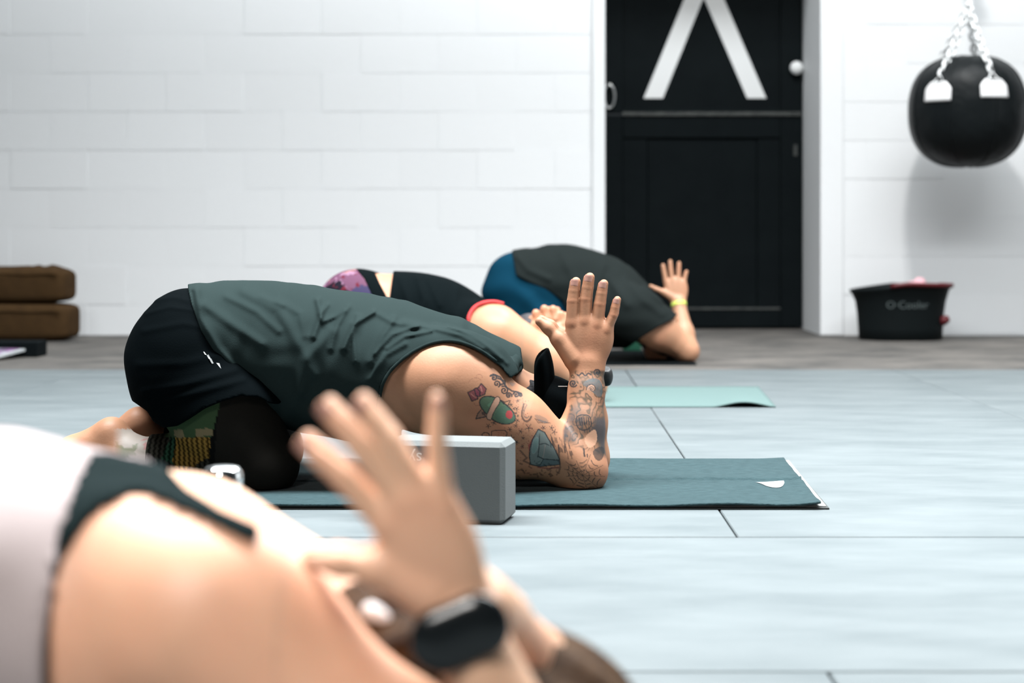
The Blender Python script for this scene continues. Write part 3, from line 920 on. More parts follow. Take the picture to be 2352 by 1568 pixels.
# ------------------------------------------------------------------ the tattooed man
YB = 3.63
man = empty('person', at(700, 1100, YB) * np.array([1, 1, 0]) + np.array([0, 0, ZM_B]),
            'kneeling person in dark tank top with tattooed arm and raised hands on teal towel', 'person')
def side(px, py, D): return at(px, py, D)
def legs(F, hip, knee, ankle, heel, ball, toe, r):
    """r = hip, thigh mid, knee, calf, ankle, heel, ball, toe radii"""
    hip, knee, ankle = map(np.array, (hip, knee, ankle))
    mid = hip*0.5 + knee*0.5
    F.cone(hip, mid, r[0], r[1], 0.03).cone(mid, knee, r[1], r[2], 0.03)
    c = knee*0.62 + ankle*0.38
    F.cone(knee, c, r[2]*0.9, r[3], 0.02).cone(c, ankle, r[3], r[4], 0.02)
    F.cone(ankle, heel, r[4], r[5], 0.015).cone(heel, ball, r[5], r[6], 0.012).cone(ankle, ball, r[4], r[6], 0.02).cone(ball, toe, r[6], r[7], 0.01)
    return F

def man_torso(F, extra=0.0):
    P = [at(490, 790, YB), at(590, 776, YB), at(740, 800, YB), at(890, 838, YB), at(1040, 882, YB)]
    F.torso(P, [0.165+extra, 0.150+extra, 0.160+extra, 0.185+extra, 0.150+extra], 0.64, 0.05)
    return F
def man_hips(F, e=0.0):
    for s in (-1, 1):
        F.ell(at(432, 806, YB + s*0.085), (0.090+e, 0.106+e, 0.112+e), 0.04)
    return F
HIPN, KNEEN, ANKN = at(440, 850, 3.54), at(603, 1064, 3.50), at(300, 1050, 3.57)
HIPF, KNEEF, ANKF = at(440, 845, 3.74), at(620, 1030, 3.86), at(330, 1010, 3.72)
def man_leg(F, near=True):
    if near: return legs(F, HIPN, KNEEN, ANKN, at(256, 1000, 3.58), at(170, 1040, 3.58), at(135, 1068, 3.58), (0.106, 0.098, 0.068, 0.058, 0.040, 0.036, 0.032, 0.018))
    return legs(F, HIPF, KNEEF, ANKF, at(320, 975, 3.70), at(262, 1010, 3.69), at(225, 1045, 3.69), (0.112, 0.098, 0.068, 0.056, 0.040, 0.036, 0.032, 0.018))
FINGERS_B = [((1314,743),(1315,692),(1319,650), 14.2, 13.4, 10.8), ((1342,739),(1344,688),(1351,640), 14.2, 13.4, 11.2),
             ((1370,747),(1376,699),(1383.5,655), 13.6, 12.8, 10.4), ((1392,759),(1408,724),(1415,692), 12.0, 10.6, 8.6)]
THUMB_B = [(1316,825,19), (1283,779,15.5), (1259,753,13), (1239,738,10)]
WRIST_B = (1348, 846, 34, 1, 0.05)
def man_arm(F, near=True):
    if near:
        sh, el, wr = at(1020, 884, 3.455), at(1328, 1076, 3.50), at(1347, 858, 3.548)
        F.ell(at(975, 893, 3.475), (0.108, 0.060, 0.088), 0.05, axis=(1, 0, -0.35))        # shoulder blade / lat
        F.ell(at(1065, 880, 3.445), (0.100, 0.062, 0.078), 0.04, axis=(1, 0, -0.55))       # deltoid
        m = sh*0.5 + el*0.5
        F.cone(sh, m, 0.080, 0.074, 0.03).cone(m, el, 0.074, 0.050, 0.03)
        F.ell(at(1170, 1010, 3.475), (0.085, 0.050, 0.070), 0.03, axis=(1, 0, -0.75))
        F.ell(at(1342, 1092, 3.50), (0.040, 0.040, 0.036), 0.02)                               # elbow tip
        fm = el*0.55 + wr*0.45 + np.array([0.002, 0, 0.0])
        F.cone(at(1340, 1072, 3.50), fm, 0.046, 0.0405, 0.02).cone(fm, at(1347, 900, 3.542), 0.0405, 0.0325, 0.02)
        F.cone(at(1347, 900, 3.545), at(1348, 838, 3.553), 0.0345, 0.0335, 0.02, (0, 1, 0), 0.66)
        return add_hand(F, FINGERS_B, THUMB_B, WRIST_B, 3.553, 3.562)
    sh, el, wr = at(1070, 860, 3.80), at(1345, 1052, 3.68), at(1352, 862, 3.625)
    m = sh*0.5 + el*0.5
    F.ell(at(1000, 880, 3.78), (0.11, 0.065, 0.09), 0.05, axis=(1, 0, -0.35))
    F.cone(sh, m, 0.080, 0.072, 0.03).cone(m, el, 0.072, 0.048, 0.03)
    fm = el*0.55 + wr*0.45; F.cone(el, fm, 0.046, 0.040, 0.02).cone(fm, wr, 0.040, 0.031, 0.02)
    return add_hand(F, FINGERS_B, THUMB_B, WRIST_B, 3.553, 3.562, mirror=3.5795, shift=(0.0045, 0, 0.002))

Fb = Field()
man_torso(Fb); man_hips(Fb); man_leg(Fb, True); man_leg(Fb, False)
HEAD_B = at(1258, 972, 3.64)
Fb.cone(at(1090, 880, YB), at(1195, 925, YB), 0.068, 0.058, 0.05)
Fb.ell(HEAD_B, (0.108, 0.076, 0.088), 0.025, axis=(1, 0, -0.72))
Fb.ell(at(1225, 1035, 3.63), (0.05, 0.055, 0.05), 0.03)          # jaw and face, turned to the floor
Fb.cone(at(1246, 1078, 3.63), at(1252, 1062, 3.63), 0.010, 0.012, 0.015)   # nose
for s in (-1, 1): Fb.ell(at(1205, 985, 3.64 + s*0.078), (0.030, 0.010, 0.018), 0.01, axis=(0.7, 0, 0.7))   # ears
WB = man_arm(Fb, True)
WBf = man_arm(Fb, False)
Fb.keep(lambda x, y, z: f32(ZM_B + 0.0062) - z + 0*x + 0*y)
xc = at(868, 900, 3.46)[0]
lo, hi = Fb.lo - 0.02, Fb.hi + 0.02; lo[2] = -0.01
Vb, Qb = body_mesh(Fb, [((lo[0], lo[1], lo[2]), (xc + 0.006, hi[1], hi[2]), 0.005),
                        ((xc, lo[1], lo[2]), (hi[0], 3.628, hi[2]), 0.00150),
                        ((xc, 3.622, lo[2]), (hi[0], hi[1], hi[2]), 0.004)], zmin=ZM_B + 0.0062)
# ---- tattoos: drawn once on a sheet laid over the arm, then taken up by the skin colour
TS = 4.7514                                   # sheet units per picture unit, origin (1050, 820)
TWd, THt = 1758, 1568
ink = np.zeros((THt, TWd, 3), f32); alp = np.zeros((THt, TWd), f32)
DK = (0.014, 0.017, 0.021); GRN = (0.045, 0.115, 0.070); REDI = (0.30, 0.035, 0.04); TEAL = (0.10, 0.165, 0.17); MAR = (0.16, 0.035, 0.05)
def _comp(sl, a, col):
    a = a.astype(f32)
    ink[sl] = ink[sl]*(1-a[..., None]) + np.array(col, f32)*a[..., None]
    alp[sl] = alp[sl] + a*(1-alp[sl])
def _win(P, m):
    P = np.array(P, float); x0, y0 = np.floor(P.min(0)-m).astype(int); x1, y1 = np.ceil(P.max(0)+m).astype(int)
    x0, y0 = max(0, x0), max(0, y0); x1, y1 = min(TWd, x1), min(THt, y1)
    if x1 <= x0 or y1 <= y0: return None
    return (slice(y0, y1), slice(x0, x1)), np.arange(x0, x1)[None, :].astype(f32), np.arange(y0, y1)[:, None].astype(f32)
def stroke(P, w, col=DK, a=0.9, soft=3.0):
    r = _win(P, w+6)
    if r is None: return
    sl, X, Y = r; best = np.full((Y.shape[0], X.shape[1]), 1e9, f32)
    for i in range(len(P)-1):
        ax_, ay = P[i]; ex, ey = P[i+1][0]-ax_, P[i+1][1]-ay; L = ex*ex+ey*ey+1e-6
        t = np.clip(((X-ax_)*ex + (Y-ay)*ey)/L, 0, 1); best = np.minimum(best, (X-ax_-t*ex)**2 + (Y-ay-t*ey)**2)
    _comp(sl, np.clip((w - np.sqrt(best))/soft + 0.5, 0, 1)*a, col)
def fill(P, col, a=0.85):
    r = _win(P, 2)
    if r is None: return
    sl, X, Y = r; ins = np.zeros((Y.shape[0], X.shape[1]), bool); n = len(P)
    for i in range(n):
        (ax_, ay), (bx_, by_) = P[i], P[(i+1) % n]
        if ay != by_: ins ^= ((ay > Y) != (by_ > Y)) & (X < (bx_-ax_)*(Y-ay)/(by_-ay) + ax_)
    _comp(sl, ins*a, col)
def arc(cx, cy, rx, ry, a0, a1, n=24): return [(cx+rx*math.cos(t), cy+ry*math.sin(t)) for t in np.linspace(a0, a1, n)]
def spiral(cx, cy, r, turns, a0, n=50, sgn=1): return [(cx+r*(1-0.85*i/n)*math.cos(a0+sgn*turns*6.283*i/n), cy+r*(1-0.85*i/n)*math.sin(a0+sgn*turns*6.283*i/n)) for i in range(n+1)]
def closed(P): return list(P)+[P[0]]
def smoothed(P, it=2, close=True):
    for _ in range(it):
        Q = []; n = len(P)
        for i in range(n if close else n-1):
            a, b = np.array(P[i]), np.array(P[(i+1) % n]); Q += [tuple(a*0.75+b*0.25), tuple(a*0.25+b*0.75)]
        P = Q
    return P
# rocket
hull = smoothed([(240,470),(290,425),(380,425),(470,470),(560,540),(625,610),(640,680),(600,720),(520,735),(430,710),(360,660),(290,590),(250,530)])
fill(hull, GRN, 0.9); stroke(closed(hull), 7)
fill(smoothed([(400,640),(450,560),(500,520),(560,550),(630,620),(640,690),(560,730),(450,710)]), (0.03,0.075,0.06), 0.45)
fill(smoothed([(525,610),(560,575),(600,590),(610,640),(580,680),(535,660)]), REDI, 0.9)
fill([(330,520),(420,450),(400,480),(345,545)], (0.10,0.20,0.12), 0.6)
band = smoothed([(425,425),(470,440),(465,500),(420,560),(385,630),(370,690),(330,680),(315,640),(345,580),(385,490)])
fill(band, (0.40,0.23,0.16), 1.0); stroke(closed(band), 5)
for fin in ([(115,385),(190,350),(235,400),(225,455),(160,480)], [(215,350),(262,288),(318,345),(300,405),(250,425)], [(185,345),(215,335),(250,380),(245,430),(205,420)]):
    fill(fin, MAR, 0.85); stroke(closed(fin), 6)
stroke([(150,400),(200,440)], 6, (0.32,0.13,0.11)); stroke([(255,320),(270,370)], 7, (0.32,0.13,0.11))
fill([(262,575),(275,620),(310,650),(205,672),(225,615)], (0.22,0.14,0.11), 0.6); stroke([(262,575),(225,615),(205,672),(310,650)], 6)
fill([(265,590),(300,600),(318,650),(270,620)], DK, 0.8)
stroke([(478,470),(520,490),(580,470),(555,525),(500,505)], 5)
stroke(arc(200,300,80,75,3.3,5.6), 2.2, (0.22,0.07,0.06), 0.6); stroke(arc(240,215,32,28,2.6,6.6), 2.2, (0.22,0.07,0.06), 0.6)
stroke(arc(215,505,30,25,0.3,3.4), 2.2, (0.22,0.07,0.06), 0.6)
# filigree scrolls
for c in ((400,225,42,1.2,3.6,1), (432,290,38,1.3,1.0,-1), (512,362,46,1.6,4.2,1), (562,418,34,1.4,0.3,-1), (645,410,36,1.4,3.3,1), (690,415,22,1.1,3.6,1)): stroke(spiral(*c[:5], sgn=c[5]), 8.5)
stroke([(365,200),(420,195),(470,215),(500,270),(540,330),(600,370),(660,380),(700,395)], 9)
stroke([(450,230),(520,262),(520,290),(470,300)], 10); stroke([(575,280),(600,300),(630,285)], 4, (0.15,0.17,0.19), 0.6)
stroke(spiral(600,290,24,1.2,0.5), 4, (0.15,0.17,0.19), 0.6); fill([(370,190),(440,200),(460,240),(420,250),(380,240)], DK, 0.45)
# scattered stars and red dots
def star(x, y, r, a=0.9):
    for k in range(5):
        t = k*6.283/5+0.3*x; stroke([(x, y), (x+r*math.cos(t), y+r*math.sin(t))], 3.4, DK, a)
for s in ((585,520,24),(660,475,20),(650,565,24),(400,715,26),(340,750,27),(575,785,24),(640,745,24),(695,810,26),(780,770,44),(655,690,26),(590,880,34),(940,770,24),(720,880,18),(710,975,20),(640,610,14),(620,560,12),(660,640,14),(650,930,26),(1030,770,26),(1060,815,30)): star(*s)
r_ = np.random.default_rng(5)
for _ in range(330):
    x, y = r_.uniform(440, 1120), r_.uniform(440, 1130)
    ok = (620 < x < 780 and 450 < y < 800) or (380 < x < 1080 and 740 < y < 850) or (600 < x < 830 and 800 < y < 1130) or (560 < x < 720 and 450 < y < 560)
    if ok: stroke([(x, y), (x+0.5, y)], r_.uniform(3.2, 5.5), (0.22,0.045,0.04), 0.75)
# tear drop, wing
stroke(smoothed([(735,480),(715,560),(700,640),(740,705),(790,690),(820,620)], 2, False), 10, DK, 0.75); stroke(smoothed([(775,500),(735,560),(720,640),(760,670),(800,630)], 2, False), 6, (0.08,0.075,0.07), 0.7)
for i in range(7): stroke(smoothed([(835+18*i,655+7*i),(870+18*i,690+3*i),(880+20*i,715),(905+20*i,720)], 2, False), 4, DK, 0.7)
fill(smoothed([(830,620),(930,640),(1010,700),(960,720),(880,690)]), (0.14,0.14,0.14), 0.4)
# ship / gem
gem = [(885,785),(955,820),(1000,900),(1060,990),(1115,1110),(1120,1170),(1000,1180),(900,1192),(800,1170),(788,1080),(795,990),(820,900)]
fill([(840,850),(800,920),(775,960),(780,1030),(800,1000),(830,920)], REDI, 0.75); fill(gem, TEAL, 0.85); stroke(closed(gem), 6)
stroke(closed(smoothed([(830,900),(870,865),(895,900),(880,990),(840,1060),(810,1040)])), 4, (0.22,0.24,0.23)); fill(smoothed([(830,900),(870,865),(895,900),(880,990),(840,1060),(810,1040)]), (0.14,0.21,0.20), 0.8)
stroke([(900,830),(895,960),(880,1090)], 5); stroke([(960,960),(945,1060),(930,1110)], 4, (0.24,0.20,0.18)); stroke([(900,950),(960,940),(1000,960)], 5); stroke([(880,1080),(940,1110),(1110,1125)], 6); stroke([(900,1180),(945,1110)], 5)
fill([(940,1115),(1115,1130),(1118,1168),(905,1188)], (0.05,0.075,0.085), 0.7); fill([(890,800),(950,830),(940,880),(900,860)], (0.13,0.14,0.12), 0.6)
stroke([(1105,960),(1110,1080),(1125,1200),(1110,1250)], 10, DK, 0.6); stroke([(880,1200),(1000,1215),(1110,1200)], 7, (0.15,0.02,0.03), 0.7); stroke([(690,1020),(760,1100),(720,1130),(790,1160)], 9, DK, 0.6)
for i in range(40):
    x, y = r_.uniform(660, 1120), r_.uniform(1130, 1300); stroke([(x, y), (x+r_.uniform(-30, 30), y+r_.uniform(-25, 25))], r_.uniform(4, 10), DK, 0.5)
# cup
stroke([(370,870),(375,810),(400,800),(520,798),(545,825),(530,880)], 5); stroke(arc(310,850,40,28,2.2,6.6), 5); stroke([(530,870),(600,890),(660,930)], 6)
# black drips behind the elbow
for i in range(26):
    x, y = 1010+r_.uniform(0, 240), 820+r_.uniform(0, 120); y += (x-1010)*0.5; stroke([(x, y), (x+12, y+r_.uniform(30, 90))], r_.uniform(3, 9), DK, 0.6)
# spider web round the elbow
cxw, cyw = 1370, 1290
rays = [(1185,1140),(1300,1130),(1455,1060),(1590,1180),(1610,1300),(1545,1430),(1420,1450),(1260,1400),(1190,1300),(1170,1220)]
for rr_ in (0.36, 0.64, 0.92):
    for i in range(len(rays)):
        a, b = np.array(rays[i]), np.array(rays[(i+1) % len(rays)]); c = np.array((cxw, cyw)); p, q = c+(a-c)*rr_, c+(b-c)*rr_; mid = (p+q)/2; mid = c+(mid-c)*0.80 + (0, 16)
        stroke(smoothed([tuple(p), tuple(mid), tuple(q)], 3, False), 4.5, DK, 0.85)
for a in rays: stroke([(cxw, cyw), a], 3.5, DK, 0.6)
# sleeve on the forearm: leaves, scales, scrolls on a blue-grey ground
Xg, Yg = np.meshgrid(np.arange(TWd, dtype=f32), np.arange(THt, dtype=f32))
zone = np.clip((Xg - (1215 - 0.10*np.maximum(Yg-700, 0)*0 - 0.30*np.clip(Yg-560, 0, 240)))/30, 0, 1) * np.clip((Yg-135)/25, 0, 1) * np.clip((1120 - 0.35*(1640-Xg) - Yg)/60, 0, 1)
n1 = snoise(Xg/150, Yg/150, 0*Xg, 11); n2 = snoise(Xg/110, Yg/110, 0*Xg+3, 12); n3 = snoise(Xg/120, Yg/160, 0*Xg, 13); n4 = snoise(Xg/75, Yg/190, 0*Xg, 14)
lines = np.clip(1.35 - np.abs(((n1*2.0 + 0.5*n2) % 1.0) - 0.5)/0.15, 0, 1)
shade = np.clip(0.58 + 0.6*n3 + 0.6*np.clip((Xg-1480)/160, 0, 1), 0.28, 1)
fine = np.clip(1 - np.abs((n4*2.6 % 1.0) - 0.5)/0.16, 0, 1)*np.clip((Xg-1430)/120, 0, 1)
A_ = zone*np.clip(0.92*shade + 0.85*lines*(0.55+0.45*np.clip(n2+0.6, 0, 1)) + 0.4*fine, 0, 0.92)
cold = np.array((0.028, 0.035, 0.042), f32); yel = np.array((0.07, 0.05, 0.022), f32)
mixc = np.clip(n3*1.2+0.3, 0, 1)[..., None]
ink = ink*(1-A_[..., None]) + (cold*mixc + yel*(1-mixc)*0.55 + np.array(DK, f32)*0.45*(1-mixc))*A_[..., None]; alp = alp + A_*(1-alp)
stroke(smoothed([(1300,180),(1330,210),(1360,160),(1400,215),(1430,165),(1470,205)], 2, False), 8); stroke(spiral(1530,165,38,1.4,2.5), 8); stroke(spiral(1265,285,42,1.5,0.5), 9)
fill(smoothed([(1360,300),(1420,240),(1520,225),(1580,270),(1590,420),(1540,440),(1480,380),(1400,320)]), (0.06,0.075,0.08), 0.8); stroke(spiral(1470,345,46,1.3,3.0), 11, (0.33,0.19,0.13), 0.95); stroke(spiral(1470,345,60,1.1,3.0), 5)
fill(smoothed([(1380,880),(1500,770),(1530,840),(1520,950),(1440,1000),(1400,940)]), (0.40,0.22,0.14), 0.9); fill(smoothed([(1470,1010),(1600,960),(1610,1060),(1560,1140),(1500,1110)]), DK, 0.75)
for i in range(5): stroke([(1330+26*i,660),(1345+24*i,740)], 6)
stroke(closed(smoothed([(1280,640),(1440,620),(1470,720),(1440,790),(1320,800)])), 6); stroke([(1380,1000),(1390,1080)], 9); stroke([(1420,1060),(1422,1085)], 7)

def man_skin(V, Q):
    N_ = vnormals(V, Q); u, v = project(V)
    c = skin_colors(V, (0.315, 0.155, 0.089), 0.14, 0.5, 3)
    kn = [WB(f[0]) + (0, -0.014, 0) for f in FINGERS_B] + [WB(f[1]) + (0, -0.012, 0) for f in FINGERS_B]
    c = hand_redden(V, c, kn, 0.010, 0.25); c = hand_redden(V, c, [WB(f[2]) for f in FINGERS_B], 0.014, 0.35)
    sx = ((u - 1050)*TS); sy = ((v - 820)*TS)
    face = (N_*(-V + np.array([0, 0, EYE]))).sum(1) / np.linalg.norm(V - np.array([0, 0, EYE]), axis=1)
    near = (V[:, 1] < 3.575) & (sx > 0) & (sx < TWd-1) & (sy > 0) & (sy < THt-1) & (face > -0.02)
    # the jutting armpit and hand stay bare
    ix = np.clip(sx, 0, TWd-1).astype(int); iy = np.clip(sy, 0, THt-1).astype(int)
    a = np.where(near, alp[iy, ix], 0); col = ink[iy, ix]
    # round the back of the forearm the sleeve tattoo carries on
    back = (~near) & (u > 1285) & (v > 850) & (v < 1040) & (V[:, 1] < 3.6)
    a = np.where(back, np.clip(0.5*snoise(V[:,0]*60, V[:,1]*60, V[:,2]*60, 8)+0.3, 0, 0.8), a); col = np.where(back[:, None], np.array(DK), col)
    c = c*(1-a[:, None]) + col*a[:, None]
    # tattooed lower leg: pale with green, rose and grey flowers
    leg = (u > 255) & (u < 352) & (v > 985) & (V[:, 1] < 3.66)
    w = np.clip((u-258)/25, 0, 1)*leg
    n = snoise(V[:,0]*55, V[:,1]*55, V[:,2]*55, 21); n2_ = snoise(V[:,0]*38+5, V[:,1]*38, V[:,2]*38, 22)
    pal = np.where((n > 0.45)[:, None], np.array([[0.16, 0.20, 0.14]]), np.array([[0.36, 0.34, 0.31]]))
    pal = np.where((n2_ > 0.75)[:, None], np.array([[0.42, 0.20, 0.20]]), pal)
    return c*(1-0.8*w[:, None]) + pal*0.8*w[:, None]
bodyB = obj('body', Vb, Qb, SKIN_B, man, True, colors=man_skin(Vb, Qb))
nails(WB, FINGERS_B, THUMB_B, 3.56/FP, bodyB, NAIL)

# ---- leggings, shorts, tank top
LEGG = fabric('printed_leggings', (0.02, 0.02, 0.02), 0.75, 0.0, attr=True, scale=600)
SHORTS = fabric('black_shorts_cloth', (0.0012, 0.0022, 0.0027), 0.8, 0.0, scale=300, spec=0.012)
TANK = fabric('dark_green_grey_jersey', (0.0142, 0.0222, 0.0218), 0.92, 0.0, scale=520, spec=0.02)
def leggings_color(V):
    u, v = project(V); n = len(V)
    c = np.tile(np.array([[0.0050, 0.0052, 0.0050]]), (n, 1))
    near = V[:, 1] < 3.68
    t = np.clip((u-345)/140, 0, 1)
    rowp = np.sin(V[:, 0]*560 + 1.6*np.abs(np.sin(V[:, 2]*330)))
    sc = np.clip(0.55+0.65*rowp, 0.12, 1)[:, None]
    edge = snoise(V[:,0]*30, V[:,1]*30, V[:,2]*45, 31)
    grn = np.array([[0.022, 0.060, 0.036]]); yel = np.array([[0.24, 0.135, 0.032]]); brn = np.array([[0.030, 0.028, 0.022]])
    pat = np.where((u + 9*edge < 398)[:, None], np.where((u + 10*edge < 378)[:, None], brn, grn), yel)
    pat = np.where(((v - 1062) + 18*edge + (u-430)*0.10 > 0)[:, None], brn, pat)*sc
    shin = near & (u < 482) & (v > 985)
    c = np.where(shin[:, None], pat, c)
    # green panel and ochre flashes behind the knee
    pv = near & (v < 1022) & (u > 395) & (u < 505 - 0.0*v) & ~shin
    pk = near & (u < 497 - (v-960)*0.25 + 0) & (v < 1004) & (u > 380)
    c = np.where(pk[:, None], np.array([[0.036, 0.062, 0.030]]), c)
    fl = near & (v > 985 + 3*edge) & (v < 1003 + 5*edge) & (u < 500) & (u > 400) & (np.abs(((u*0.016 + 0.1*edge) % 1) - 0.5) < 0.3)
    c = np.where(fl[:, None], np.array([[0.16, 0.125, 0.07]]), c)
    sheer = near & (u > 500 - (v-935)*0.06) & (v < 1150) & (u < 700)
    c = np.where((sheer & ~shin & ~pk & ~fl)[:, None], np.array([[0.012, 0.0108, 0.0092]]), c)
    return c
Fl = Field(); man_leg(Fl, True); man_leg(Fl, False); man_hips(Fl); Fl.offset(0.0045)
ank = at(348, 1040, 3.57); ankf = at(385, 1010, 3.74)
Fl.keep(lambda x, y, z: np.where(y < f32(3.655), f32(ank[0]) - x, f32(ankf[0]) - x) + 0*z)
Fl.keep(lambda x, y, z: f32(ZM_B + 0.0065) - z + 0*x + 0*y)
garment('leggings', Fl, 0.0032, LEGG, man, leggings_color)

Fs = Field(); man_hips(Fs, 0.004); man_leg(Fs, True); man_leg(Fs, False)
Fs.torso([at(480, 796, YB), at(560, 790, YB)], [0.150, 0.135], 0.60, 0.05)
Fs.cone(at(446, 872, 3.535), at(540, 960, 3.49), 0.108, 0.096, 0.04).cone(at(455, 862, 3.745), at(560, 950, 3.79), 0.108, 0.10, 0.04)
Fs.offset(0.012)
Fs.ripple(lambda x, y, z: f32(0.0009)*np.sin(75*z + 28*x + 2.0*np.sin(22*x + 9*y)) * np.exp(-((z - f32(0.2))/f32(0.13))**2))
for p, w, a in (([(330,760),(420,742),(480,752)], 8, 0.002), ([(318,838),(420,835),(520,812)], 10, 0.002), ([(330,900),(420,885),(540,850)], 9, 0.003), ([(345,930),(440,905),(560,872)], 8, 0.003),
                ([(350,690),(400,682),(432,690)], 5, 0.0016), ([(335,720),(390,705),(440,712)], 5, 0.0016)): Fs.fold(p, w, a, 3.5)
Fs.cut_poly([(200,560),(660,560),(700,800),(672,905),(640,928),(618,926),(596,912),(553,909),(512,921),(471,938),(435,962),(407,978),(375,982),(352,968),(338,944),(300,918),(200,880)], 3.54, YB)
sh = garment('shorts', Fs, 0.0032, SHORTS, man)

Ft = Field(); man_torso(Ft, 0.006)
Ft.torso([at(560, 800, YB), at(700, 840, YB), at(860, 880, YB)], [0.150, 0.165, 0.165], 0.70, 0.06)   # loose belly of the shirt
man_hips(Ft, 0.012)
Ft.ell(at(985, 880, 3.475), (0.115, 0.062, 0.088), 0.05, axis=(1, 0, -0.35)); Ft.ell(at(985, 880, 3.785), (0.115, 0.062, 0.088), 0.05, axis=(1, 0, -0.35))
Ft.ell(at(1075, 868, 3.455), (0.100, 0.062, 0.082), 0.04, axis=(1, 0, -0.55)); Ft.ell(at(1085, 868, 3.80), (0.100, 0.062, 0.080), 0.04, axis=(1, 0, -0.55))
Ft.cone(at(1040, 850, YB), at(1150, 876, YB), 0.092, 0.070, 0.06)
Ft.offset(0.008)
FOLDS = [([(440,672),(447,720),(475,790),(520,860)], 6, -0.004), ([(452,668),(462,730),(500,800),(560,870)], 9, 0.006), ([(470,700),(520,735),(600,790)], 12, 0.006), ([(560,668),(640,710),(680,780),(720,860)], 14, 0.006), ([(520,680),(590,715),(640,760)], 9, 0.004),
         ([(730,690),(738,724),(720,772)], 8, 0.009), ([(752,700),(735,722),(742,738),(770,726),(790,712)], 6, 0.006), ([(800,705),(775,745),(760,800)], 7, 0.006),
         ([(822,724),(812,765),(816,830)], 6, 0.006), ([(858,716),(838,728),(812,745),(790,800)], 7, 0.010), ([(872,722),(900,738),(960,752)], 7, 0.005), ([(905,730),(880,770),(850,830)], 8, 0.006),
         ([(930,738),(990,752),(1060,770),(1110,800)], 6, 0.005), ([(960,748),(900,768),(862,812)], 5, 0.004), ([(990,760),(930,772),(890,800)], 5, 0.0045), ([(1000,745),(1060,760),(1110,790),(1150,825)], 5, 0.004), ([(1030,748),(1085,768),(1135,805),(1165,835)], 4, 0.0035), ([(930,790),(885,815),(850,870)], 7, 0.005),
         ([(640,690),(690,720),(700,770)], 9, 0.004), ([(760,760),(700,830),(690,900)], 14, 0.006), ([(600,680),(650,700)], 7, 0.003)]
for p, w, a in FOLDS: Ft.fold(p, w, a, 3.48, YB)
Ft.ripple(lambda x, y, z: f32(0.0016)*np.sin(70*x + 40*z + 2*np.sin(30*x - 25*z)) * np.sin(22*x - 55*z + 30*y))
SHIRT = [(428,600),(432,664),(440,700),(462,760),(505,830),(562,890),(612,925),(660,1010),(700,1120),(1000,1120),(880,985),(866,935),(872,890),(890,856),(930,820),(968,798),(1005,786),(1045,785),(1085,797),(1120,818),(1150,842),(1172,868),(1200,850),(1196,800),(1100,700),(900,620)]
Ft.cut_poly(SHIRT, 3.47, YB)
Ft.keep(lambda x, y, z: f32(ZM_B+0.03) - z + 0*x + 0*y)
tank = garment('tank_top', Ft, 0.0026, TANK, man)
# bound edge of the armhole and the rolled collar
def surf(F, px, py, D0, D1, n=120):
    """depth at which the line of sight meets the field, for laying trims on cloth"""
    Ds = np.linspace(D0, D1, n); P = np.array([at(px, py, d) for d in Ds]); v = F.points(P)
    i = np.argmax(v < 0.0008)
    return P[i] if (v < 0.0008).any() else None
def trim_line(F, pts, D0, D1, r, name, mat, parent, out=0.0):
    Q = []
    P = smoothed(pts, 2, False)
    for p in P:
        q = surf(F, p[0], p[1], D0, D1)
        if q is not None: Q.append(q + np.array([0, -out, 0]))
    if len(Q) > 3: return obj(name, *tube_vf(Q, r, 8), mat, parent, True)
Ff = Ft.copy(); Ff.ops = [o for o in Ft.ops if o[0] != 'i']
trim_line(Ff, [(870,925),(876,886),(894,852),(932,817),(970,795),(1006,783),(1046,782),(1086,794),(1121,815),(1151,839)], 3.28, 3.62, 0.0036, 'armhole_binding', TANK, tank)
Fc_ = Field(); Fc_.cone(at(1166, 846, 3.50), at(1176, 838, 3.58), 0.017, 0.020, 0.01).cone(at(1176, 838, 3.58), at(1180, 842, 3.70), 0.020, 0.017, 0.01).cone(at(1166,846,3.5), at(1163,858,3.47), 0.017, 0.012, 0.01)
Fc_.ripple(lambda x, y, z: f32(0.0015)*np.sin(260*x + 120*z + 60*y))
garment('rolled_collar', Fc_, 0.0025, TANK, tank)
# small white zigzag mark on the shorts
def decal(F, polys, D0, D1, name, mat, parent, out=0.0012):
    V, Fc = [], []
    for P in polys:
        idx = []
        for p in P:
            q = surf(F, p[0], p[1], D0, D1, 200)
            if q is None: break
            idx.append(len(V)); V.append(q + np.array([0, -out, 0]))
        else: Fc.append(tuple(idx))
    if Fc: 
        n = len(V); V += [v + np.array([0, 0.0008, 0]) for v in V]; Fc += [tuple(i+n for i in reversed(f)) for f in Fc]
        return obj(name, V, Fc, mat, parent)
decal(Fs, [[(467,807),(470,808),(475,815),(471,814)], [(475,815),(479,814),(484,823),(480,824)], [(481,824),(485,823),(491,834),(487,835)], [(497,833),(504,834),(508,846),(505,843)]], 3.25, 3.6, 'zigzag_mark', material('reflective_print', (0.30, 0.31, 0.31), 0.6, 0.3), sh)

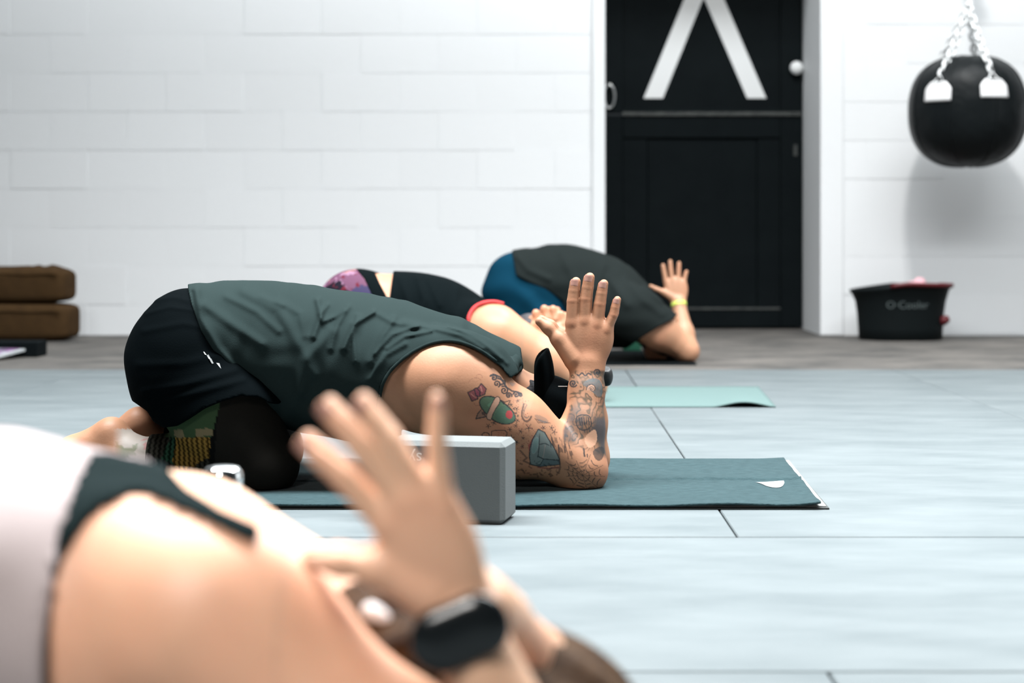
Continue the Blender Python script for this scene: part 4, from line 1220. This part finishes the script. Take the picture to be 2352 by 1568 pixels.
# ---- cap worn backwards, far wrist watch
CAP = fabric('black_cap_cloth', (0.0015, 0.0024, 0.0028), 0.8, 0.0, scale=300, spec=0.012)
Fcap = Field(); Fcap.ell(HEAD_B, (0.108, 0.076, 0.088), 0.025, axis=(1, 0, -0.72)); Fcap.offset(0.010)
ca = np.array([1, 0, -0.45]); ca /= np.linalg.norm(ca)
Fcap.keep(lambda x, y, z: -((x-f32(HEAD_B[0]-0.062))*f32(ca[0]) + (z-f32(HEAD_B[2]))*f32(ca[2])) + 0*y)
cap = garment('cap', Fcap, 0.0035, CAP, man)
V, Fc = [], []; m, k = 16, 14
base, tipz = at(1254, 905, YB), at(1254, 800, YB)
for t in (0, 1):
    for j in range(k+1):
        v = j/k
        for i in range(m+1):
            s = 2*i/m - 1; half = 0.078*math.sqrt(max(0, 1 - (v*0.99)**5))
            x = base[0] + 0.019 - 0.040*(s*half/0.078)**2 - 0.013*v**3
            V.append((x - 0.0035*t, YB + s*half, base[2] + (tipz[2]-base[2])*v))
n = (m+1)*(k+1)
for j in range(k):
    for i in range(m):
        a = j*(m+1)+i; Fc.append((a, a+1, a+m+2, a+m+1)); Fc.append((a+n+m+1, a+n+m+2, a+n+1, a+n))
for j in range(k):
    a = j*(m+1); Fc.append((a, a+m+1, a+m+1+n, a+n)); a += m; Fc.append((a+n, a+m+1+n, a+m+1, a))
for i in range(m): a = k*(m+1)+i; Fc.append((a, a+1, a+1+n, a+n))
obj('brim', V, Fc, CAP, cap, True)
obj('brim_mark', *bevel_box(at(1282,0,3.56)[0], at(1303,0,3.56)[0], 3.556, 3.558, at(0,887.5,3.56)[2], at(0,886,3.56)[2], 0.0003, 1), WHITE_PAINT, cap)
Fh = Field(); Fh.ell(at(1212, 910, YB), (0.046, 0.070, 0.040), 0.02); Fh.ell(at(1180, 900, YB), (0.036, 0.06, 0.030), 0.02)
Fh.ripple(lambda x, y, z: f32(0.0025)*np.sin(300*z + 160*x + 2*np.sin(80*y)))
HAIR_BLACK = material('black_hair', (0.005, 0.005, 0.006), 0.7, 0.15, bump=(90, 0.6, 0.004), stretch=(1, 1, 5))
garment('hair', Fh, 0.003, HAIR_BLACK, man)
BLACK_STRAP = material('black_silicone', (0.009, 0.011, 0.012), 0.45, 0.4)
Fw = Field(); wr, el = at(1352, 862, 3.625), at(1345, 1052, 3.68); Fw.cone(wr + (0,0,0.03), wr*0.7+el*0.3, 0.033, 0.036, 0.01)
Fw.ell(wr + (0.036, 0.004, -0.002), (0.012, 0.018, 0.020), 0.006); Fw.offset(0.003); Fw.keep(slab_keep(wr + np.array([0, 0, -0.002]), wr-el, 0.017))
garment('watch', Fw, 0.0025, BLACK_STRAP, man)
# ------------------------------------------------------------------ the front woman (close to the lens)
YA = 1.37
front = empty('person', at(0, 1300, YA)*np.array([1, 1, 0]), 'kneeling blurred person in the foreground in pale pink top and black watch', 'person')
def fr_torso(F, e=0.0):
    P = [at(-1000, 1310, YA), at(-480, 1285, YA), at(-40, 1335, YA), at(290, 1420, YA), at(560, 1500, YA)]
    return F.torso(P, [0.165+e, 0.130+e, 0.145+e, 0.150+e, 0.092+e], 0.68, 0.05)
def fr_arms(F):
    sh, el, wr = at(480, 1430, 1.235), at(1370, 2130, 1.20), at(1062, 1432, 1.185)
    m = sh*0.5 + el*0.5
    F.ell(at(360, 1400, 1.265), (0.088, 0.055, 0.080), 0.05, axis=(1, 0, -0.4)).ell(at(300, 1520, 1.28), (0.085, 0.05, 0.085), 0.05)
    F.ell(at(530, 1440, 1.235), (0.082, 0.052, 0.066), 0.04, axis=(1, 0, -0.6))
    F.cone(sh, m, 0.068, 0.056, 0.03).cone(m, el, 0.056, 0.040, 0.03)
    fm = el*0.6 + wr*0.4
    F.cone(el, fm, 0.040, 0.037, 0.02).cone(fm, wr, 0.037, 0.0245, 0.02)
    shf, elf, wrf = at(470, 1282, 1.50), at(1480, 1770, 1.55), at(1125, 1432, 1.275)
    mf = shf*0.5 + elf*0.5
    F.ell(at(420, 1290, 1.49), (0.080, 0.055, 0.066), 0.05, axis=(1, 0, -0.4))
    F.cone(shf, mf, 0.062, 0.048, 0.03).cone(mf, elf, 0.048, 0.038, 0.03)
    fmf = elf*0.6 + wrf*0.4; F.cone(elf, fmf, 0.038, 0.036, 0.02).cone(fmf, wrf, 0.036, 0.026, 0.02)
    return wr, el
FINGERS_A = [((888,1204),(789,1099),(698,1022), 30, 27, 20), ((926,1156),(830,1027),(747,940), 31, 28, 20.5), ((976,1142),(896,1014),(829,930), 30, 27, 20), ((1020,1165),(1006,1022),(1007,925), 27, 23, 17.5)]
THUMB_A = [(985,1368,44), (872,1306,34), (780,1294,26), (715,1288,18)]
WRIST_A = (1068, 1400, 62, 0.80, -0.60)
NK = at(640, 1440, YA); HD = at(1120, 1735, 1.335)
Fa = Field(); fr_torso(Fa); Fa.ell(at(-1000, 1310, YA), (0.125, 0.18, 0.12), 0.05); wrA, elA = fr_arms(Fa); Fa.cone(NK, at(900, 1590, 1.36), 0.060, 0.052, 0.05)
Fp, Fk = Fa.copy(), Fa.copy()
WA = add_hand(Fa, FINGERS_A, THUMB_A, WRIST_A, 1.185, 1.165, kp=0.009)
add_hand(Fa, FINGERS_A, THUMB_A, WRIST_A, 1.185, 1.165, mirror=1.2035, shift=(-0.006, 0.003, -0.004), kp=0.009)
Fa.cone(at(1068+48, 1400, 1.225), at(1125, 1432, 1.275), 0.024, 0.026, 0.02)
Fa.ell(HD, (0.102, 0.074, 0.088), 0.03, axis=(1, 0, -0.55)).ell(at(1010, 1930, 1.335), (0.048, 0.05, 0.045), 0.03).cone(at(1110, 2070, 1.335), at(1110, 2020, 1.335), 0.009, 0.013, 0.012)
for s in (-1, 1): Fa.ell(at(1010, 1740, 1.335 + s*0.074), (0.028, 0.009, 0.017), 0.01, axis=(0.7, 0, 0.7))
for s in (-1, 1):
    legs(Fa, at(-950, 1420, YA+s*0.10), at(-520, 1860, YA+s*0.16), at(-1500, 1880, YA+s*0.10), at(-1600, 1800, YA+s*0.1), at(-1780, 1870, YA+s*0.1), at(-1850, 1890, YA+s*0.1), (0.105, 0.09, 0.062, 0.055, 0.038, 0.034, 0.03, 0.016))
Fa.keep(lambda x, y, z: f32(0.0012) - z + 0*x + 0*y)
lo, hi = Fa.lo - 0.02, Fa.hi + 0.02; lo[2] = -0.01
xh = at(640, 1300, 1.2)[0]
Va, Qa = body_mesh(Fa, [((lo[0], lo[1], lo[2]), (xh + 0.006, hi[1], hi[2]), 0.0055), ((xh, lo[1], lo[2]), (hi[0], 1.29, hi[2]), 0.0025), ((xh, 1.286, lo[2]), (hi[0], hi[1], hi[2]), 0.005)], zmin=0.0012)
ca_ = skin_colors(Va, (0.66, 0.40, 0.265), 0.06, 0.35, 9)
ca_ = hand_redden(Va, ca_, [WA(f[2]) for f in FINGERS_A] + [WA(THUMB_A[-1])], 0.014, 0.2)
ca_ = hand_redden(Va, ca_, [WA(f[0]) for f in FINGERS_A], 0.014, 0.2)
bodyA = obj('body', Va, Qa, SKIN, front, True, colors=ca_)
nails(WA, FINGERS_A, THUMB_A, 1.17/FP, bodyA, NAIL)
PINKTOP = fabric('pale_pink_jersey', (0.37, 0.315, 0.312), 0.9, 0.0, scale=500)
BLKTOP = fabric('black_green_jersey', (0.008, 0.014, 0.0145), 0.85, 0.0, scale=500)
Fp.offset(0.010)
Fp.ripple(lambda x, y, z: f32(0.003)*np.sin(60*x + 14*z + 2*np.sin(17*z + 9*y)))
Fp.cut_poly([(-4200,300),(255,300),(235,1000),(222,1036),(182,1106),(142,1218),(118,1348),(104,1450),(100,1600),(140,2100),(-4200,2100)], 1.25, YA)
garment('pink_top', Fp, 0.0045, PINKTOP, front)
Fk.offset(0.0055)
Fk.cut_poly([(190,940),(350,980),(374,1066),(426,1122),(500,1166),(598,1208),(590,1250),(545,1230),(480,1197),(393,1157),(339,1131),(290,1131),(212,1178),(151,1262),(118,1341),(104,1600),(60,1700),(40,1600),(60,1440),(80,1300),(130,1110)], 1.27)
garment('black_top', Fk, 0.004, BLKTOP, front)
HAIR_BROWN = material('brown_hair', (0.034, 0.016, 0.0065), 0.6, 0.12, vary=(30, 0.8, (0.085, 0.043, 0.017)), bump=(70, 0.7, 0.006), stretch=(1, 4, 4))
Fh = Field(); Fh.ell(HD, (0.112, 0.082, 0.096), 0.02, axis=(1, 0, -0.55)).ell(at(1240, 1690, 1.34), (0.085, 0.07, 0.075), 0.03, axis=(1, 0, -0.5))
Fh.ell(at(930, 1540, 1.315), (0.062, 0.05, 0.052), 0.03, axis=(1, 0, -0.55)).ell(at(1000, 1600, 1.29), (0.06, 0.05, 0.06), 0.03).ell(at(880, 1478, 1.305), (0.052, 0.052, 0.044), 0.03, axis=(1, 0, -0.5)).ell(at(965, 1520, 1.285), (0.05, 0.05, 0.05), 0.03)
Fh.ripple(lambda x, y, z: f32(0.003)*np.sin(160*y + 40*z + 2*np.sin(25*x)))
garment('hair', Fh, 0.004, HAIR_BROWN, front)
Ft_ = Field(); 
for i in range(5): Ft_.ell(at(850 + 18*i, 1400 + 9*i, 1.262), (0.0062, 0.008, 0.0055), 0.006)
garment('hair_tie', Ft_, 0.002, material('white_elastic', (0.75, 0.74, 0.74), 0.6, 0.3), front)
# watch on the near wrist
Fw = Field(); d = (elA - wrA)/np.linalg.norm(elA - wrA); c = at(1052, 1442, 1.187)
Fw.cone(c - d*0.03, c + d*0.05, 0.0262, 0.0285, 0.01, (0, 1, 0), 0.86); Fw.offset(0.0045); Fw.keep(slab_keep(c, d, 0.0135))
wa = garment('watch_strap', Fw, 0.002, BLACK_STRAP, front)
side_ = np.array([-d[2], 0, d[0]]); side_ = side_/np.linalg.norm(side_)
Fw = Field(); cc = c + np.array([0.002, -0.026, 0.002]); Fw.cone(cc - side_*0.013, cc + side_*0.013, 0.0225, 0.0225, 0.01, (0, 1, 0), 0.42)
garment('watch_case', Fw, 0.002, material('black_glass', (0.006, 0.008, 0.009), 0.2, 0.5), front)

# ------------------------------------------------------------------ woman with printed shorts, on the mint mat
YC = 5.50
mid = empty('person', at(950, 900, YC)*np.array([1, 1, 0]) + np.array([0, 0, 0.0045]), 'kneeling person in purple printed shorts and black top with clasped hands', 'person')
def mid_torso(F, e=0.0):
    P = [at(850, 712, YC), at(900, 706, YC), at(1000, 730, YC), at(1085, 772, YC)]
    return F.torso(P, [0.150+e, 0.128+e, 0.150+e, 0.145+e], 0.74, 0.05)
def mid_hips(F, e=0.0):
    for s in (-1, 1): F.ell(at(816, 722, YC+s*0.08), (0.122+e, 0.10+e, 0.135+e), 0.04)
    return F
def mid_legs(F, ends=True):
    for s in (-1, 1):
        r = (0.108, 0.092, 0.064, 0.056, 0.038, 0.034, 0.03, 0.016)
        D = YC + s*0.13
        legs(F, at(835, 760, YC+s*0.09), at(975, 868, D), at(770, 868, D), at(745, 845, D), at(700, 862, D), at(682, 872, D), r)
    return F
def mid_arms(F):
    sh, el, wr = at(1145, 768, 5.34), at(1360, 884, 5.36), at(1282, 762, 5.46)
    F.ell(at(1120, 768, 5.36), (0.098, 0.075, 0.098), 0.05, axis=(1, 0, -0.5))
    m = sh*0.5+el*0.5
    F.cone(sh, m, 0.082, 0.062, 0.03).cone(m, el, 0.062, 0.044, 0.03)
    fm = el*0.55+wr*0.45; F.cone(el, fm, 0.044, 0.042, 0.02).cone(fm, wr, 0.042, 0.028, 0.02)
    shf, elf, wrf = at(1150, 770, 5.70), at(1345, 872, 5.68), at(1270, 762, 5.53)
    mf = shf*0.5+elf*0.5; F.ell(at(1120, 765, 5.66), (0.095, 0.075, 0.09), 0.05, axis=(1, 0, -0.5))
    F.cone(shf, mf, 0.080, 0.060, 0.03).cone(mf, elf, 0.060, 0.044, 0.03)
    fmf = elf*0.55+wrf*0.45; F.cone(elf, fmf, 0.044, 0.040, 0.02).cone(fmf, wrf, 0.040, 0.028, 0.02)
    # clasped hands: two palms and interlaced fingers bent over the top
    F.cone(wr, at(1256, 735, 5.47), 0.030, 0.034, 0.02, (0, 1, 0), 0.7).cone(wrf, at(1254, 735, 5.52), 0.030, 0.034, 0.02, (0, 1, 0), 0.7)
    for i, (x, y) in enumerate(((1231,719), (1250,709), (1270,710), (1288,722))):
        F.cone(at(x+6, y+22, 5.455), at(x, y, 5.458), 0.0125, 0.0115, 0.005).cone(at(x, y, 5.458), at(x+4, y+6, 5.52), 0.0115, 0.010, 0.005).cone(at(x+4, y+6, 5.52), at(x+7, y+22, 5.54), 0.010, 0.009, 0.005)
        x2, y2 = x+9, y+3
        F.cone(at(x2+6, y2+22, 5.545), at(x2, y2, 5.535), 0.0125, 0.0115, 0.005).cone(at(x2, y2, 5.535), at(x2-2, y2+5, 5.465), 0.0115, 0.010, 0.005).cone(at(x2-2, y2+5, 5.465), at(x2-4, y2+20, 5.448), 0.010, 0.009, 0.005)
    F.cone(at(1262, 752, 5.46), at(1228, 745, 5.46), 0.016, 0.013, 0.008).cone(at(1228, 745, 5.46), at(1222, 732, 5.475), 0.013, 0.010, 0.006)
    return F
Fm = Field(); mid_torso(Fm); mid_hips(Fm); mid_legs(Fm); mid_arms(Fm)
HC = at(1228, 800, YC)
Fm.cone(at(1120, 770, YC), at(1180, 785, YC), 0.062, 0.052, 0.05).ell(HC, (0.10, 0.072, 0.085), 0.03, axis=(1, 0, -0.6)).ell(at(1215, 850, YC), (0.045, 0.05, 0.045), 0.03).cone(at(1236, 868, YC), at(1238, 856, YC), 0.009, 0.012, 0.01)
for s in (-1, 1): Fm.ell(at(1200, 812, YC + s*0.072), (0.028, 0.009, 0.017), 0.01, axis=(0.7, 0, 0.7))
Fm.keep(lambda x, y, z: f32(0.0055) - z + 0*x + 0*y)
lo, hi = Fm.lo - 0.02, Fm.hi + 0.02; lo[2] = -0.01; xh = at(1195, 750, 5.4)[0]
Vm, Qm = body_mesh(Fm, [((lo[0], lo[1], lo[2]), (xh+0.006, hi[1], hi[2]), 0.006), ((xh, lo[1], lo[2]), (hi[0], hi[1], hi[2]), 0.0035)], zmin=0.0056)
bodyC = obj('body', Vm, Qm, SKIN, mid, True, colors=skin_colors(Vm, (0.42, 0.21, 0.12), 0.06, 0.4, 12))
BLKC = fabric('black_jersey', (0.0022, 0.0040, 0.0046), 0.85, 0.0)
PRINTC = fabric('printed_stretch_cloth', (0.2, 0.1, 0.15), 0.75, 0.0, attr=True)
def print_color(V):
    a = snoise(V[:,0]*34, V[:,1]*34, V[:,2]*34, 41); b = snoise(V[:,0]*48+4, V[:,1]*48, V[:,2]*48, 42); c = snoise(V[:,0]*30, V[:,1]*30+9, V[:,2]*30, 43)
    col = np.tile(np.array([[0.10, 0.045, 0.075]]), (len(V), 1))
    col = np.where((a > 0.25)[:, None], np.array([[0.20, 0.115, 0.17]]), col); col = np.where((b > 0.35)[:, None], np.array([[0.085, 0.012, 0.02]]), col)
    col = np.where((c > 0.40)[:, None], np.array([[0.009, 0.008, 0.013]]), col); col = np.where((a < -0.55)[:, None], np.array([[0.035, 0.03, 0.065]]), col)
    return np.where(((b < -0.62) & (a > 0))[:, None], np.array([[0.24, 0.12, 0.10]]), col)
Fq = Field(); mid_torso(Fq); mid_hips(Fq); mid_legs(Fq); Fq.offset(0.006)
Fq.cut_poly([(640,560),(806,560),(815,612),(838,640),(856,680),(870,722),(872,745),(850,760),(860,800),(640,830)], 5.4, YC)
shc = garment('printed_shorts', Fq, 0.004, PRINTC, mid, print_color)
Fq = Field(); mid_torso(Fq); mid_hips(Fq); Fq.offset(0.0075)
Fq.cut_poly([(800,560),(850,560),(858,618),(872,650),(893,690),(905,760),(868,760),(868,722),(855,680),(836,640),(812,612)], 5.4, YC)
garment('waistband', Fq, 0.004, BLKC, shc)
Ftc = Field(); mid_torso(Ftc, 0.003); Ftc.ell(at(1120, 768, 5.36), (0.098, 0.075, 0.098), 0.05, axis=(1, 0, -0.5)).ell(at(1120, 765, 5.66), (0.095, 0.075, 0.09), 0.05, axis=(1, 0, -0.5)); Ftc.cone(at(1100, 765, YC), at(1160, 780, YC), 0.066, 0.056, 0.05); Ftc.offset(0.008)
for p, w, a in (([(960,640),(975,690),(960,740)], 8, 0.005), ([(985,642),(1010,700)], 7, 0.004), ([(1050,662),(1040,720)], 8, 0.004), ([(920,640),(940,700)], 8, 0.004)): Ftc.fold(p, w, a, 5.36, YC)
Ftc.cut_poly([(906,560),(903,625),(898,660),(893,700),(880,860),(1200,900),(1120,840),(1086,790),(1074,745),(1080,718),(1098,700),(1132,693),(1165,703),(1198,728),(1225,760),(1240,740),(1180,640),(1000,580)], 5.35, YC)
topc = garment('black_top', Ftc, 0.0038, BLKC, mid)
REDTRIM = fabric('coral_binding', (0.55, 0.06, 0.06), 0.8, 0.0)
Ff = Ftc.copy(); Ff.ops = [o for o in Ftc.ops if o[0] != 'i']
trim_line(Ff, [(1076,765),(1073,742),(1080,716),(1098,698),(1130,691),(1160,698),(1185,712),(1205,732)], 5.1, 5.6, 0.006, 'armhole_binding', REDTRIM, topc)
HAIR_DARK = material('dark_hair', (0.018, 0.014, 0.018), 0.45, 0.5, bump=(70, 0.6, 0.005), stretch=(1, 4, 4))
Fh = Field(); Fh.ell(HC, (0.110, 0.080, 0.094), 0.02, axis=(1, 0, -0.6)).ell(at(1216, 745, YC), (0.03, 0.04, 0.03), 0.03); Fh.ripple(lambda x, y, z: f32(0.003)*np.sin(150*y + 40*z))
garment('hair', Fh, 0.005, HAIR_DARK, mid)

# ------------------------------------------------------------------ man in blue shorts, farthest back
YE = 7.20
far = empty('person', at(1350, 820, YE)*np.array([1, 1, 0]) + np.array([0, 0, 0.005]), 'kneeling person in blue shorts and dark tee with raised hand at the black door', 'person')
def far_torso(F, e=0.0):
    P = [at(1228, 663, YE), at(1300, 658, YE), at(1390, 690, YE), at(1436, 722, YE)]
    return F.torso(P, [0.180+e, 0.178+e, 0.180+e, 0.120+e], 0.80, 0.06)
def far_hips(F, e=0.0):
    for s in (-1, 1): F.ell(at(1196, 668, YE+s*0.09), (0.143+e, 0.11+e, 0.145+e), 0.04)
    return F
def far_legs(F):
    for s in (-1, 1):
        D = YE + s*0.14
        legs(F, at(1215, 700, YE+s*0.10), at(1296, 792, D), at(1130, 795, D), at(1110, 780, D), at(1078, 795, D), at(1066, 802, D), (0.118, 0.102, 0.070, 0.060, 0.040, 0.036, 0.032, 0.018))
    return F
FINGERS_D = [((1530,645),(1526,625),(1523,609), 5.4, 4.9, 4.2), ((1544,643),(1541,619),(1539.5,600), 5.4, 5.0, 4.3), ((1558,645),(1559,622),(1560,604), 5.2, 4.8, 4.1), ((1571,650),(1574,634),(1577,623), 4.8, 4.3, 3.6)]
THUMB_D = [(1547,684,8), (1525,671,6.5), (1508,664,5.2), (1495,657,4.2)]
WRIST_D = (1559, 696, 15, 1, 0.08)
Fd = Field(); far_torso(Fd); far_hips(Fd); far_legs(Fd)
def far_arm(F, near=True):
    if near: sh, el, wr = at(1450, 716, 7.00), at(1578, 806, 7.05), at(1560, 704, 7.13)
    else: sh, el, wr = at(1455, 716, 7.40), at(1570, 798, 7.36), at(1561, 706, 7.27)
    m = sh*0.5+el*0.5
    F.ell(sh, (0.10, 0.075, 0.09), 0.05, axis=(1, 0, -0.6)); F.cone(sh, m, 0.080, 0.072, 0.03).cone(m, el, 0.072, 0.047, 0.03)
    fm = el*0.6+wr*0.4; F.cone(el, fm, 0.047, 0.040, 0.02).cone(fm, wr, 0.040, 0.027, 0.02)
    if near: F.cone(wr, at(1559, 693, 7.135), 0.027, 0.026, 0.01)
    return wr, el
wrD, elD = far_arm(Fd, True); far_arm(Fd, False)
add_hand(Fd, FINGERS_D, THUMB_D, WRIST_D, 7.14, 7.16, k=0.002)
add_hand(Fd, FINGERS_D, THUMB_D, WRIST_D, 7.14, 7.16, mirror=7.172, shift=(0.0005, 0.0, -0.002), k=0.002)
HDD = at(1520, 769, YE); Fd.cone(at(1470, 735, YE), at(1495, 755, YE), 0.066, 0.056, 0.05).ell(HDD, (0.105, 0.076, 0.088), 0.03, axis=(1, 0, -0.6)).ell(at(1505, 808, YE), (0.045, 0.05, 0.04), 0.03).cone(at(1517, 818, YE), at(1518, 812, YE), 0.009, 0.012, 0.01)
for s in (-1, 1): Fd.ell(at(1505, 780, YE + s*0.076), (0.028, 0.009, 0.017), 0.01, axis=(0.7, 0, 0.7))
Fd.keep(lambda x, y, z: f32(0.006) - z + 0*x + 0*y)
lo, hi = Fd.lo - 0.02, Fd.hi + 0.02; lo[2] = -0.01; xh = at(1480, 750, 7.0)[0]
Vd, Qd = body_mesh(Fd, [((lo[0], lo[1], lo[2]), (xh+0.006, hi[1], hi[2]), 0.0075), ((xh, lo[1], lo[2]), (hi[0], hi[1], hi[2]), 0.0033)], zmin=0.0061)
bodyD = obj('body', Vd, Qd, SKIN, far, True, colors=skin_colors(Vd, (0.45, 0.235, 0.14), 0.06, 0.4, 15))
BLUE = fabric('blue_shorts_cloth', (0.0035, 0.034, 0.062), 0.8, 0.0)
TEE = fabric('dark_grey_green_tee', (0.0135, 0.0172, 0.0168), 0.9, 0.0)
Fz = Field(); far_hips(Fz); far_legs(Fz); Fz.torso([at(1228, 663, YE), at(1290, 665, YE)], [0.180, 0.170], 0.80, 0.06); Fz.offset(0.011)
Fz.ripple(lambda x, y, z: f32(0.004)*np.sin(50*z + 20*x + 2*np.sin(18*x)))
Fz.cut_poly([(1050,520),(1330,520),(1340,720),(1318,772),(1270,765),(1225,768),(1190,760),(1150,772),(1050,760)], 7.1, YE)
garment('blue_shorts', Fz, 0.0045, BLUE, far)
Fz = Field(); far_torso(Fz, 0.006); far_hips(Fz, 0.010)
for s in (-1, 1):
    sh = at(1450, 716, YE + s*0.2); el = at(1578, 806, YE + s*0.15)
    Fz.ell(sh, (0.10, 0.075, 0.09), 0.05, axis=(1, 0, -0.6)); Fz.cone(sh, sh*0.5+el*0.5, 0.088, 0.088, 0.03)
Fz.torso([at(1330, 690, YE), at(1410, 712, YE)], [0.17, 0.15], 0.86, 0.06)
Fz.offset(0.015)
for p, w, a in (([(1190,590),(1215,620),(1260,640)], 8, 0.008), ([(1290,580),(1320,640),(1330,700)], 12, 0.008), ([(1385,610),(1370,660)], 9, 0.006), ([(1440,640),(1480,690),(1520,720)], 10, 0.007), ([(1400,640),(1440,700)], 10, 0.006), ([(1480,660),(1520,690)], 7, 0.005)): Fz.fold(p, w, a, 7.05, YE)
Fz.ripple(lambda x, y, z: f32(0.003)*np.sin(36*x + 24*z + 2*np.sin(15*x - 14*z)) * np.sin(12*x - 30*z + 14*y))
Fz.cut_poly([(1172,520),(1176,578),(1181,605),(1186,632),(1215,648),(1255,664),(1292,690),(1310,740),(1320,800),(1440,800),(1478,772),(1510,752),(1547,733),(1580,690),(1500,560)], 7.05, YE)
garment('tee_shirt', Fz, 0.0042, TEE, far)
BANDY = material('yellow_green_silicone', (0.55, 0.66, 0.12), 0.5, 0.4)
Fw = Field(); d = elD - wrD; d /= np.linalg.norm(d); Fw.cone(wrD - d*0.03, wrD + d*0.05, 0.0275, 0.030, 0.01); Fw.offset(0.004); Fw.keep(slab_keep(at(1560, 699, 7.13), d, 0.0085))
garment('wristband', Fw, 0.003, BANDY, far)
Fh = Field(); Fh.ell(HDD, (0.112, 0.083, 0.094), 0.02, axis=(1, 0, -0.6)); Fh.ripple(lambda x, y, z: f32(0.003)*np.sin(150*y + 40*z))
garment('hair', Fh, 0.006, HAIR_DARK, far, zmin=0.0065)
# green foam block under the farthest man
g0 = at(1452, 792, 7.72)
GREENF = material('green_foam', (0.015, 0.085, 0.05), 0.8, 0.2, bump=(300, 0.3, 0.001))
o = obj('yoga_block', *bevel_box(g0[0]-0.04, g0[0]+0.04, 7.70, 7.82, 0.0001, 0.09, 0.006, 2), GREENF); tag(o, 'small dark green foam block behind the man in the dark tee', 'yoga block')
